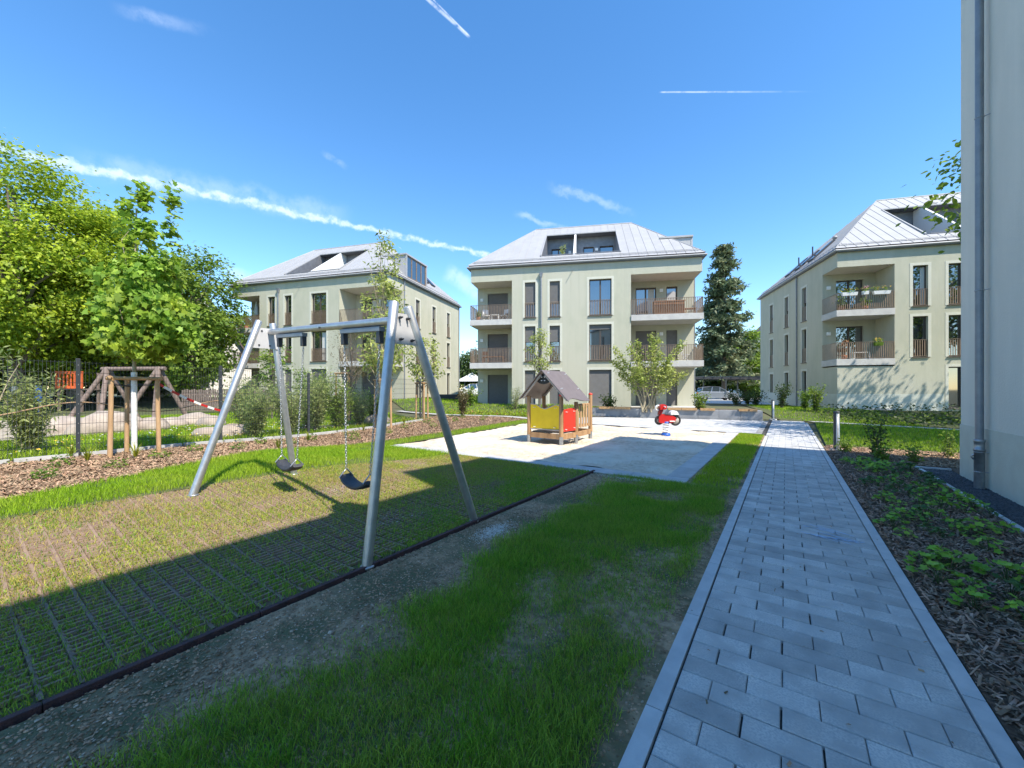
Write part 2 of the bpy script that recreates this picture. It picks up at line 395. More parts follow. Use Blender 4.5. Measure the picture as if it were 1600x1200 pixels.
def stones(name, x, y, r0, r1, m, flat=.6, rng=RNG, parent=None, dz=0.):
    n = len(x); r = rng.uniform(r0, r1, n)*rng.uniform(.6, 1, n); z = gz(x, y)+dz
    base = np.array([(1, 0, 0), (-1, 0, 0), (0, 1, 0), (0, -1, 0), (0, 0, 1), (.7, .7, .55), (-.7, .7, .5), (-.7, -.7, .6), (.7, -.7, .5)], float)
    F = np.array([(0, 5, 8), (5, 2, 6), (6, 1, 7), (7, 3, 8), (0, 2, 5), (2, 1, 6), (1, 3, 7), (3, 0, 8), (5, 6, 4), (6, 7, 4), (7, 8, 4), (8, 5, 4)])
    a = rng.uniform(0, 2*np.pi, n); el = rng.uniform(.6, 1, n); J = 1+rng.uniform(-.22, .22, (n, 9, 1)); B = base[None]*J
    X = B[:, :, 0]*r[:, None]; Y = B[:, :, 1]*(r*el)[:, None]; Z = B[:, :, 2]*(r*flat)[:, None]
    V = np.stack([x[:, None]+X*np.cos(a)[:, None]-Y*np.sin(a)[:, None], y[:, None]+X*np.sin(a)[:, None]+Y*np.cos(a)[:, None], z[:, None]+Z], 2)
    return link(name, npmesh(name, V.reshape(-1, 3), (np.arange(n)[:, None, None]*9+F[None]).reshape(-1, 3), m), parent)

# ------------------------------------------------------------------ ground and surfaces
def ground_sheet():
    ax = np.concatenate([[-900, -500, -250, -140, -100], np.arange(-80, 60.5, 1.), [80, 120, 250, 500, 900]])
    ay = np.concatenate([[-900, -400, -150, -60, -30], np.arange(-15, 90.5, 1.), [120, 200, 400, 900]])
    X, Y = np.meshgrid(ax, ay); Z = gz(X, Y)-.05; nx, ny = len(ax), len(ay)
    V = np.stack([X.ravel(), Y.ravel(), Z.ravel()], 1); i, j = np.meshgrid(np.arange(nx-1), np.arange(ny-1)); b = (j*nx+i).ravel()
    o = link('ground', npmesh('ground', V, np.stack([b, b+1, b+nx+1, b+nx], 1), 'far_ground', True))
    tag(o, 'wide sheet of earth and turf under the whole courtyard', 'ground', kind='structure')
ground_sheet()
PITP = [(-1.4, 7.2), (-9.2, 7.2), (-10.0, 16.8), (-1.45, 16.6)]
WORN = [(-3.02, -3), (-.58, -3), (-.58, 16.25), (-.75, 16.45), (-1.45, 16.6), (-1.4, 7.2), (-3.02, 7.2)]
MATA = [(-6.75, -3), (-3.12, -3), (-3.12, 7.2), (-6.75, 7.2)]
STRIP = [(-6.75, -3), (-6.75, 7.2), (-9.2, 7.2), (-10.0, 16.8), (-10.7, 16.9), (-9.95, 8.0), (-9.9, 6.0), (-9.5, 4.2), (-8.4, 2.1), (-7.6, .4), (-7.1, -3)]
MUL1 = [(-7.1, -3), (-7.6, .4), (-8.4, 2.1), (-9.5, 4.2), (-9.9, 6.0), (-9.95, 8.0), (-10.7, 16.9), (-15.6, 15.6), (-13.85, 12.4), (-12.6, 9.0), (-12.1, 6.4), (-11.6, 3.9), (-11.45, 1.5), (-11.35, -3)]
RBED = [(.85, -3), (2.17, -3), (2.17, 11.46), (2.69, 11.46), (2.69, 10.7), (6.5, 10.7), (6.5, 14.2), (.95, 14.4), (.85, 14.0)]
drape('worn_lawn_soil', WORN, 'worn_soil', .4, 0, 'worn brown topsoil between the brown edging rail and the paved path', 'soil', rough=.025)
drape('mat_bed', MATA, 'mat_soil', .4, -.012, 'sandy soil under the rubber grass mats below the swing', 'soil')
drape('lawn_strip', STRIP, 'lawn_base', .5, 0, 'bright sunlit lawn strip between the swing mats and the bark mulch', 'lawn')
drape('mulch_bed', MUL1, 'mulch_base', .5, .01, 'sunlit bark mulch bed running along the green mesh fence', 'mulch bed', rough=.05)
drape('shaded_mulch_bed', RBED, 'mulch_base', .5, .0, 'dark bark mulch bed between the paved path and the near building', 'mulch bed', rough=.03)
RLAWN = [(.95, 14.4), (6.5, 14.2), (16, 14.6), (16, 20.9), (5.7, 22.2), (1.15, 23.9), (1.05, 20)]
drape('right_lawn', RLAWN, 'lawn_base', .8, 0, 'dappled lawn behind the near bollard light', 'lawn')
SPATH = [(.9, 24.35), (1.15, 23.9), (5.7, 22.2), (16, 20.9), (16, 21.6), (5.8, 22.85), (1.3, 24.55)]
drape('side_path', SPATH, 'slab', .8, .02, 'narrow pale path crossing in front of the right apartment house', 'path')
RBED2 = [(1.3, 24.55), (5.8, 22.85), (16, 21.6), (16, 33), (2.6, 30.5), (-.5, 36), (-3, 36), (-1.2, 27), (-.2, 24.6)]
drape('house_bed', RBED2, 'lawn_base', .8, .0, 'lawn and planting along the foot of the right apartment house', 'lawn')
MLAWN = [(-10.3, 18.0), (-15.9, 16.5), (-20, 17.0), (-23.7, 18.8), (-28, 30.5), (-21, 33), (-17.9, 20.9), (-9.3, 25.0), (-9.0, 22.0)]
drape('house_lawn', MLAWN, 'lawn_base', .8, 0, 'lawn in front of the two pale apartment houses', 'lawn')
GPATH = [(-9.5, 16.95), (-10.7, 16.95), (-15.6, 15.75), (-20, 16.2), (-20, 16.7), (-15.7, 16.25), (-10.5, 17.5), (-9.5, 17.6)]
drape('garden_path', GPATH, 'slab', .6, .03, 'narrow pale slab path beyond the mulch bed left of the playhouse', 'path')
KG = [(-11.4, -6), (-11.5, 1.5), (-11.65, 3.9), (-12.2, 6.4), (-12.7, 9.0), (-13.9, 12.4), (-20, 16.2), (-24, 18.4), (-38, 13.6), (-60, 6), (-60, -20), (-11.4, -20)]
drape('garden_lawn', KG, 'lawn_base', 1., .0, 'daisy-strewn lawn of the neighbouring play garden behind the mesh fence', 'lawn', rough=.1)
drape('garden_sand', [(-15.5, .3), (-17.0, 3.4), (-20, 4.6), (-25, 3.6), (-27, -1), (-22, -5), (-16, -4)], 'garden_sand', .8, .07, 'pale sandy play hollow behind the mesh fence', 'sand')
PLAZA = [(-.59, 16.25), (-.75, 16.45), (-1.45, 16.6), (-9.5, 16.79), (-9.5, 21.6), (-8.74, 21.77), (-.95, 23.67), (-.59, 24.6)]
plaza = drape('plaza', PLAZA, 'joint', .8, -.004, 'pale paved square between the sandpit and the planter wall', 'plaza')
tag(link('lot', MB().quad((-14, 37, .395), (14, 37, .395), (14, 60, .395), (-14, 60, .395)).mesh('lot', 'kerb')), 'grey parking court behind the apartment houses', 'road', kind='structure')
tag(link('lane', MB().quad((-45, 45, .72), (-16, 45, .72), (-16, 60, .72), (-45, 60, .72)).mesh('lane', 'kerb')), 'grey lane behind the gap between the two left houses', 'road', kind='structure')

# ---- paved path: every near paver its own piece
PX0, PX1, PW, PL = -.488, .752, .16, .3155
path = drape('paved_path', [(-.585, -1.5), (.845, -1.5), (.845, 24.4), (-.585, 24.6)], 'joint', 1., -.022, 'paved footpath of grey blocks with flush kerbs in the shade', 'path')
def block_mesh(w, l, h=.05, b=.005):
    m = MB(); m.box(-w/2, w/2, -l/2, l/2, -h, 0); me = m.mesh('paver', 'paver'); bm = bmesh.new(); bm.from_mesh(me)
    bmesh.ops.bevel(bm, geom=[e for e in bm.edges if all(v.co.z > -.001 for v in e.verts)], offset=b, segments=1, affect='EDGES'); bm.to_mesh(me); bm.free(); return me
def path_rows(y0, y1):
    r0 = math.ceil((y0-1.78)/PW); r1 = math.floor((y1-1.78)/PW)
    for r in range(r0, r1):
        y = 1.78+(r+.5)*PW
        X0 = PX0 if y < 16.2 else -.57
        xs = [X0]+[PX0+PL*(k+(.5 if r % 2 else 1)) for k in range(4)]+[PX1]
        xs = sorted(set(round(min(x, PX1), 4) for x in xs))
        for a, b in zip(xs[:-1], xs[1:]):
            if b-a > .03: yield (a, b, y, r)
rnd = random.Random(3); cnt = 0; rest = []
for a, b, y, r in path_rows(.95, 24.4):
    g = .009 if (a < -.1 and rnd.random() < .6) else .004
    if cnt < 298:
        me = cached(('pv', round(b-a-g, 3)), lambda: block_mesh(b-a-g, PW-.005))
        o = link('paver', me, path, ((a+b-g)/2+.001, y, rnd.uniform(-.0015, .0025))); o.rotation_euler = (rnd.uniform(-.004, .004), rnd.uniform(-.004, .004), rnd.uniform(-.004, .004)); cnt += 1
    else: rest.append((a, b, y))
def block_field(name, cells, parent, m='paver_far', pw=PW, z=0., rot=None):
    f = MB()
    for a, b, y in cells:
        h = rnd.uniform(-.001, .002)+z; y0 = y-pw/2+.003; y1 = y+pw/2-.003; a2 = a+.003; b2 = b-.003; e = .006
        f.add([(a2, y0, h-.006), (b2, y0, h-.006), (b2, y1, h-.006), (a2, y1, h-.006), (a2+e, y0+e, h), (b2-e, y0+e, h), (b2-e, y1-e, h), (a2+e, y1-e, h)],
              [(4, 5, 6, 7), (0, 1, 5, 4), (1, 2, 6, 5), (2, 3, 7, 6), (3, 0, 4, 7)])
    return tag(f.build(name, m, parent), kind='stuff')
block_field('paver_field', rest, path)
cells = []
for j in range(int((24.6-16.3)/.2)):
    y = 16.4+j*.2; xs = np.arange(-9.5+(.2 if j % 2 else 0), -.6, .4)
    for x in xs:
        if x+.4 > -.58: continue
        if inside(PLAZA, np.array([x+.02, x+.38, x+.02, x+.38]), np.array([y-.09, y-.09, y+.09, y+.09])).all(): cells.append((x, x+.4, y))
pf = block_field('paver_field', cells, plaza, pw=.2, z=.012)
for k in range(18):
    y = -.72+k*1.0
    for x, nm in ((-.54, 'kerb_stone'), (.80, 'kerb_stone')):
        if y > 16 and x < 0: continue
        link(nm, cached('kerbst', lambda: block_mesh_kerb()) if False else cached('kerbst', lambda: (lambda m: m)(MB().box(-.042, .042, -.4965, .4965, -.08, .006).mesh('kerb_stone', 'kerb'))), path, (x, y+.26, 0))
for k in range(6):
    link('kerb_stone', CACHE['kerbst'], plaza, (.80, 17.8+k, .0))

# ---- sandpit with slab border
pit = drape('sandpit', [(-1.78, 7.6), (-9.15, 7.6), (-9.95, 16.75), (-1.8, 16.6)], 'sand', .12, .0, 'large sandpit filled with pale sand around the playhouse', 'sandpit', rough=.10)
def slab_piece(x0, x1, y0, y1, parent, name='border_slab', m='slab', z=.012, t=.06):
    return MB().box(x0+.004, x1-.004, y0+.004, y1-.004, z-t, z).build(name, m, parent, bevel=.004)
for k in range(9):
    y0 = 7.62+k*1.0; slab_piece(-1.80, -1.4, y0, min(y0+1.0, 16.58), pit)
for k in range(8):
    x1 = -1.4-k*.975; slab_piece(max(x1-.975, -9.2), x1, 7.2, 7.6, pit, m='slab')

x, y = scatter([(-1.9, 7.7), (-9.0, 7.7), (-9.8, 16.6), (-1.9, 16.4)], 110); o = stones('sand_lumps', x, y, .006, .022, 'sand', .6, dz=.004, parent=pit); tag(o, kind='stuff')
# ---- rubber grass mats below the swing
mats = tag(empty('grass_mats', (-4.9, 2, g1(-4.9, 2))), 'brown rubber grass mats with ladder cells under the swing', 'ground mat', kind='structure')
def mpar(o):
    o.parent = mats; o.matrix_parent_inverse = Matrix.Translation(mats.location).inverted(); return o
xs_ = np.linspace(-6.72, -3.16, 19)
for k in range(57):
    y = -1.35+k*.15
    wv = lambda x: y+.02*(float(vnoise(x, y, .9, 50))-.5)
    m = MB(); w = .013
    V = []; sink = .008 if k < 30 else -.002
    for x in xs_:
        zz = g1(x, y)+sink-.005+.024*(fbm(x, y, .45, 55)-.55)
        V += [(x, wv(x)-w, zz-.02), (x, wv(x)-w*.85, zz), (x, wv(x)+w*.85, zz), (x, wv(x)+w, zz-.02)]
    F = []
    for i in range(len(xs_)-1):
        for q in range(3): F.append((i*4+q, i*4+q+1, i*4+q+5, i*4+q+4))
    m.add(V, F); mpar(m.build('mat_strip', 'rubber'))
rb = MB()
for k in range(56):
    y = -1.35+k*.15; n = 58
    for i in range(n):
        x = -6.7+(i+rnd.uniform(-.2, .2))*3.5/n; z = g1(x, y)+.010+.016*(float(fbm(x, y, .45, 57))-.5)
        rb.add([(x-.013, y+.012, z-.02), (x+.013, y+.012, z-.02), (x+.010, y+.012, z), (x-.010, y+.012, z),
                (x-.013, y+.138, z-.02), (x+.013, y+.138, z-.02), (x+.010, y+.138, z), (x-.010, y+.138, z)],
               [(3, 2, 6, 7), (0, 3, 7, 4), (1, 5, 6, 2)])
tag(mpar(rb.build('mat_rungs', 'rubber')), kind='stuff')
for (cx, cy, ax_, ay_, n) in ((-3.95, 3.1, .34, .62, 240), (-5.35, 3.4, .36, .6, 260)):
    # pale grit showing in worn cells under each seat
    px = np.array([]); py = np.array([])
    X, Y = np.meshgrid(np.arange(-ax_, ax_, .055), np.arange(-ay_, ay_, .05)); X = X.ravel()+.027*(np.round(Y.ravel()/.05) % 2); Y = Y.ravel()
    k = (X/ax_)**2+(Y/ay_)**2+1.1*(vnoise(X+9+cx, Y+9, .2, 60)-.3) < .62
    o = stones('grit_fill', X[k]+cx, Y[k]+cy, .017, .026, 'grit', .35, dz=.0); tag(o, kind='stuff'); mpar(o)
rail = empty('edging_rail', (-3.08, 2.7, 0), label='brown rubber edging rail along the swing mats', cat='edging')
for k in range(10):
    y0 = -2.7+k*1.0-2.7*0; m = MB(); m.box(-.032, .032, y0-2.7+.003, y0-2.7+.997, -.05, .05)
    link('rail_segment', cached('railseg', lambda: MB().box(-.021, .021, -.4985, .4985, -.06, .024).build('tmp', 'rubber_rail', bevel=.006).data), rail, (0, y0-2.7+.5+.0, .0)).rotation_euler = (0, 0, rnd.uniform(-.006, .006))
for o in [o for o in bpy.data.objects if o.name.startswith('tmp')]: bpy.data.objects.remove(o)

# ---- grass, chips, pebbles (uncountable)
def stuff(o, label, cat): return tag(o, label, cat, kind='stuff')
x, y = scatter([(-3.0, .1), (-.6, .1), (-.6, 7.15), (-3.0, 7.15)], 17000)
k = RNG.random(len(x)) < np.clip(1.3-y/8, .4, 1); x, y = x[k], y[k]
den = fbm(x, y, .75, 5)
edge = S((x+3.0-.10-.95*fbm(y*1., x*.2, 1.3, 9)*np.clip(1.45-y/6, .2, 1))/.55)*S((-.60-x-.06*fbm(x, y, .4, 8))/.16)
k = RNG.random(len(x)) < edge*np.clip((den-.24)*4.2, .26, 1); x, y, dn = x[k], y[k], den[k]
dry = RNG.random(len(x)) < .16
stuff(blades('dry_shaded_grass', x[dry], y[dry], .045, .003, 'blade_dry', .9), 'dry straw-coloured blades among the shaded grass', 'grass')
x, y, dn = x[~dry], y[~dry], dn[~dry]
stuff(blades('shaded_grass', x, y, .032+.045*np.clip((dn-.36)*4, 0, 1), .0034, 'blade', .75), 'patchy green grass in the shade beside the paved path', 'grass')
x, y = scatter([(-1.38, 7.25), (-.6, 7.25), (-.6, 16.2), (-1.38, 16.4)], 3500); den = fbm(x, y, .8, 6)
k = RNG.random(len(x)) < np.clip((den-.2)*5, .35, 1)*S((x+1.39)/.10)*S((-.6-x)/.08)
stuff(blades('verge_grass', x[k], y[k], .06, .006, 'blade_lush', .6), 'grass verge between the sandpit slabs and the paved path', 'grass')
x, y = scatter([(-6.75, -.1), (-3.12, -.1), (-3.12, 7.2), (-6.75, 7.2)], 7500); den = fbm(x, y, .8, 15); far = S((y-2.2)/2.5)
shade = S((x+4.2)/.8)
dens = .98*np.clip((den-.25)*3.5, .3, 1)*(.85+.15*far)*(1-.85*np.exp(-(((x+3.95)/.4)**2+((y-3.1)/.65)**2)))*(1-.8*np.exp(-(((x+5.35)/.4)**2+((y-3.4)/.65)**2)))
row = np.abs(((y+1.35+.075) % .15)-.075)
dens *= np.where(row < .018, .35+.5*far, 1)
k = RNG.random(len(x)) < dens; x, y, den = x[k], y[k], den[k]
lush = RNG.random(len(x)) < np.clip((x+5.2)/1.6, .25, .85)
stuff(blades('mat_grass', x[lush], y[lush], .042, .0045, 'blade', .9), 'thin green grass growing through the rubber mats', 'grass')
stuff(blades('dry_mat_grass', x[~lush], y[~lush], .036, .0048, 'blade_dry', .9), 'yellowish thin grass growing through the sunlit mats', 'grass')
x, y = scatter(STRIP, 3300)
k = (y > -.6) & (RNG.random(len(x)) < np.where(y > 7.5, .5, 1)*S((-6.75-x)/.12)*np.clip((fbm(x, y, .9, 18)-.2)*5, .2, 1))
stuff(blades('strip_grass', x[k], y[k], .075, .0055, 'blade_lush', .55), 'dense bright grass on the strip before the mulch', 'grass')
x, y = scatter(RLAWN, 420); stuff(blades('right_lawn_grass', x, y, .08, .013, 'blade_lush', .6), 'mown grass of the dappled lawn on the right', 'grass')
x, y = scatter([(1.3, 24.6), (5, 23.3), (4.2, 29.5), (2.4, 30.4), (-.5, 35), (-2.5, 35), (-.3, 25)], 160); stuff(blades('house_bed_grass', x, y, .09, .022, 'blade_lush', .6), 'grass at the left side of the right house', 'grass')
x, y = scatter(MLAWN, 110); stuff(blades('house_lawn_grass', x, y, .10, .03, 'blade_lush', .6), 'mown grass in front of the far houses', 'grass')
x, y = scatter([(-11.45, -2), (-11.7, 3.9), (-12.7, 9.0), (-13.9, 12.4), (-21, 16), (-27, 13), (-27, -2)], 420)
k = (fbm(x, y, 2., 22) > .36) & ~inside([(-15.5, .3), (-17.0, 3.4), (-20, 4.6), (-25, 3.6), (-27, -1), (-22, -5), (-16, -4)], x, y)
stuff(blades('garden_grass', x[k], y[k], .12, .013, 'blade_lush', .7), 'tall meadow grass behind the mesh fence', 'grass')
x, y = scatter([(-12, 0), (-12.2, 4), (-13, 9), (-16, 11), (-18, 6), (-14, 1)], 7)
n = len(x); o = stones('meadow_daisies', x, y, .02, .035, 'white_paint', .4, dz=.11); stuff(o, 'scattered white daisies in the meadow behind the fence', 'flowers')
x, y = scatter([(-12, 0), (-12.2, 4), (-13, 9), (-16, 11), (-18, 6), (-14, 1)], 5)
stuff(stones('meadow_dandelions', x, y, .02, .04, 'flower_yellow', .5, dz=.10), 'scattered yellow dandelions in the meadow behind the fence', 'flowers')
x, y = scatter([(-3.0, 0), (-.6, 0), (-.6, 7.1), (-3.0, 7.1)], 600); k = (RNG.random(len(x)) < np.where((x < -2.2) & (y < 6), 1, .35))
stuff(stones('pebbles', x[k], y[k], .003, .011, 'pebble', dz=.002), 'small pebbles and crumbs on the worn soil', 'pebbles')
x, y = scatter([(-3.03, 0), (-.6, 0), (-.6, 7.1), (-3.03, 7.1)], 2600); k = RNG.random(len(x)) < np.clip(1.1-y/8, .3, 1); x, y = x[k], y[k]
stuff(stones('soil_crumbs', x, y, .004, .013, 'soil_crumb', .7, dz=.0), 'crumbly brown soil lumps on the bare strip beside the rail', 'soil')
x, y = scatter([(-3.0, .2), (-.62, .2), (-.62, 6), (-3.0, 6)], 9)
stuff(stones('larger_pebbles', x, y, .010, .020, 'pebble', dz=.004), 'pale larger pebbles lying on the worn lawn', 'pebbles')
x, y = scatter([(-3.0, 0), (-2.0, 0), (-2.0, 6), (-3.0, 6)], 260)
stuff(flakes('soil_straw', x, y, .012, .06, .002, .005, 'mulch_chip', .006), 'dry straw bits and crumbs on the bare soil strip', 'litter')
x, y = scatter([(.86, .3), (2.16, .3), (2.16, 13.9), (.86, 13.9)], 2100); k = RNG.random(len(x)) < np.clip(1.25-y/14, .35, 1)
stuff(flakes('shaded_bark_chips', x[k], y[k], .02, .075, .006, .02, 'mulch_chip_dark', .03, tilt=.5), 'brown bark chips of the shaded bed', 'bark chips')
x, y = scatter([(2.2, 11.5), (6.4, 12.5), (6.4, 14.2), (.95, 14.3)], 700)
stuff(flakes('sunny_bark_chips', x, y, .03, .09, .012, .03, 'mulch_chip', .03), 'sunlit bark chips behind the near building corner', 'bark chips')
x, y = scatter(MUL1, 1700); k = (y > -.6) & (RNG.random(len(x)) < np.clip(1.2-y/14, .3, 1))
stuff(flakes('fence_bark_chips', x[k], y[k], .018, .075, .008, .026, 'mulch_chip', .03, tilt=.45, dz=.01), 'reddish bark chips of the bed along the fence', 'bark chips')
x, y = scatter([(-.56, 1), (.8, 1), (.8, 16), (-.56, 16)], 5)
stuff(flakes('path_litter', x, y, .01, .035, .006, .015, 'mulch_chip', .012, dz=.004), 'dry leaf and bark bits scattered on the paved path', 'litter')
# pale sand spilled on the soil
def spill(name, cx, cy, rx, ry, n, label, rot=0.):
    a = RNG.normal(0, .5, n)*rx; b = RNG.normal(0, .5, n)*ry; c, s_ = math.cos(rot), math.sin(rot)
    return stuff(stones(name, cx+a*c-b*s_, cy+a*s_+b*c, .003, .009, 'white_sand', .6, dz=.004), label, 'sand')
spill('sand_spill', -2.70, 3.55, .14, .30, 1500, 'pale spilled sand patch beside the edging rail near the swing leg', .1)
spill('sand_spill', -1.02, 9.6, .16, .38, 1500, 'pale sand spill on the grass verge beside the path')
spill('sand_spill', -6.0, 5.4, .25, .10, 700, 'thin pale sand smear behind the swing on the mats')
spill('sand_spill', -2.2, 7.0, .7, .12, 1800, 'loose pale sand along the outer edge of the sandpit slabs')

# ---- gravel strip at the near building
gs = drape('gravel_strip', [(2.24, -4), (2.70, -4), (2.70, 11.38), (2.24, 11.38)], 'gravel', .6, -.01, 'dark gravel drip strip along the wall of the near building', 'gravel')
x, y = scatter([(2.25, 3), (2.69, 3), (2.69, 11.36), (2.25, 11.36)], 1500); tag(stones('gravel_stones', x, y, .008, .016, 'gravel_stone', dz=-.006, parent=None), 'loose dark gravel pieces along the near wall', 'gravel', kind='stuff')
for k in range(15): link('kerb_stone', cached('kerb2', lambda: MB().box(-.03, .03, -.497, .497, -.1, .02).build('tmp', 'kerb', bevel=.004).data), gs, (2.205, -3.1+k*1.0, 0))
for o in [o for o in bpy.data.objects if o.name.startswith('tmp')]: bpy.data.objects.remove(o)
MB().box(2.175, 2.70, 11.385, 11.445, -.1, .02).build('kerb_stone', 'kerb', gs)
# pale edge stones at the foot of the fence
edg = tag(empty('fence_edging', (-12, 5, .2)), 'pale concrete edging stones at the foot of the mesh fence', 'edging', kind='structure')
FP = [(-11.3, -.9), (-11.4, 1.57), (-11.55, 4.0), (-12.0, 6.45), (-12.5, 9.2), (-13.7, 12.5)]
for (x0, y0), (x1, y1) in zip(FP[:-1], FP[1:]):
    n = 3
    for k in range(n):
        a = k/n+.01; b = (k+1)/n-.01; A = Vector((x0+(x1-x0)*a+.16, y0+(y1-y0)*a, 0)); B_ = Vector((x0+(x1-x0)*b+.16, y0+(y1-y0)*b, 0)); A.z = g1(A.x, A.y)+.03; B_.z = g1(B_.x, B_.y)+.03
        o = MB().bar(A, B_, .07, .14).build('edging_stone', 'slab'); o.parent = edg; o.matrix_parent_inverse = Matrix.Translation(edg.location).inverted()

# ------------------------------------------------------------------ apartment houses
def railing_mesh(pts, h=1.0, step=.105, lower=.06):
    m = MB()
    for a, b in zip(pts[:-1], pts[1:]):
        a = Vector(a); b = Vector(b); d = b-a; n = max(2, int(d.length/step)); u = d.normalized()
        m.bar(a+Vector((0, 0, h)), b+Vector((0, 0, h)), .045, .02); m.bar(a+Vector((0, 0, lower)), b+Vector((0, 0, lower)), .035, .02)
        for i in range(n+1):
            p = a+d*(i/n); m.bar(p+Vector((0, 0, lower+.01)), p+Vector((0, 0, h-.01)), .012, .042, up=u)
    return m.mesh('railing', 'rail_bronze')
def frame_mesh(w, h, mull):
    m = MB(); t = .065; y0, y1 = .16, .235
    m.box(-w/2, w/2, y0, y1, 0, t); m.box(-w/2, w/2, y0, y1, h-t, h); m.box(-w/2, -w/2+t, y0, y1, t, h-t); m.box(w/2-t, w/2, y0, y1, t, h-t)
    for x in mull: m.box(x-.05, x+.05, y0-.004, y1, t, h-t)
    return m.mesh('window', 'frame_dark')
def shutter_mesh(w, h):
    m = MB(); n = max(2, int(h/.055)); V = []; F = []
    for i in range(n):
        z0 = i*h/n; z1 = z0+h/n*.82
        V += [(-w/2+.02, .115, z0), (w/2-.02, .115, z0), (w/2-.02, .102, (z0+z1)/2), (-w/2+.02, .102, (z0+z1)/2), (w/2-.02, .115, z1), (-w/2+.02, .115, z1)]
        b = i*6; F += [(b, b+1, b+2, b+3), (b+3, b+2, b+4, b+5)]
        if i: F.append((b-1, b-2, b+1, b))
    m.add(V, F); return m.mesh('shutter', 'shutter_grey')
def surround_mesh(w, h, b=.15):
    m = MB(); y0, y1 = -.012, .004
    m.box(-w/2-b, -w/2, y0, y1, -.02, h+b); m.box(w/2, w/2+b, y0, y1, -.02, h+b); m.box(-w/2, w/2, y0, y1, h, h+b)
    return m.mesh('surround', 'surround')
def window(parent, w, h, loc, rz=0., shutter=0., rail=True, sill=True, sur=True, curtain=False):
    mull = [0.] if w > 1.05 else []
    o = link('window', cached(('fr', w, h), lambda: frame_mesh(w, h, mull)), parent, loc, rz)
    link('pane', cached(('pn', w, h), lambda: MB().box(-w/2+.06, w/2-.06, .195, .205, .06, h-.06).mesh('pane', 'glass')), o)
    if shutter > 0:
        sh = h*shutter; link('shutter', cached(('sh', w, round(sh, 3)), lambda: shutter_mesh(w, sh)), o, (0, 0, h-sh))
    if sill: link('sill', cached(('si', w), lambda: MB().box(-w/2-.06, w/2+.06, -.075, .16, -.05, -.003).mesh('sill', 'bronze')), o)
    if sur: link('surround', cached(('su', w, h), lambda: surround_mesh(w, h)), o)
    if rail: link('railing', cached(('ra', w), lambda: railing_mesh([(-w/2+.02, .035, .0), (w/2-.02, .035, .0)], 1.0)), o)
    if curtain: link('curtain', cached(('cu', w, h), lambda: MB().box(w*.12, w*.42, .188, .193, .1, h-.1).mesh('curtain', 'curtain')), o)
    return o
def wall_open(mb, O, U, Nin, a0, a1, z0, z1, ops, depth=.25):
    O = Vector(O); U = Vector(U); Nin = Vector(Nin)
    P = lambda a, z, d=0: tuple(O+U*a+Nin*d+Vector((0, 0, z)))
    As = sorted({a0, a1, *[q for o in ops for q in o[:2] if a0 < q < a1]}); Zs = sorted({z0, z1, *[q for o in ops for q in o[2:] if z0 < q < z1]})
    for i in range(len(As)-1):
        for j in range(len(Zs)-1):
            ca = (As[i]+As[i+1])/2; cz = (Zs[j]+Zs[j+1])/2
            if any(o[0] < ca < o[1] and o[2] < cz < o[3] for o in ops): continue
            mb.quad(P(As[i], Zs[j]), P(As[i+1], Zs[j]), P(As[i+1], Zs[j+1]), P(As[i], Zs[j+1]))
    for b0, b1, c0, c1 in ops:
        mb.quad(P(b0, c0), P(b1, c0), P(b1, c0, depth), P(b0, c0, depth)); mb.quad(P(b0, c1), P(b1, c1), P(b1, c1, depth), P(b0, c1, depth))
        mb.quad(P(b0, c0), P(b0, c1), P(b0, c1, depth), P(b0, c0, depth)); mb.quad(P(b1, c0), P(b1, c1), P(b1, c1, depth), P(b1, c0, depth))
W, DP = 14.9, 12.9
LU, RU, LD, RD = 2.87, 10.63, 1.75, 1.95          # loggia limits and depths
FZ = [0., 2.95, 5.9]; WT = 9.38
EV, RZ = 9.62, 14.3; RV = 6.2; RA, RB = 3.75, 11.35   # eave, ridge
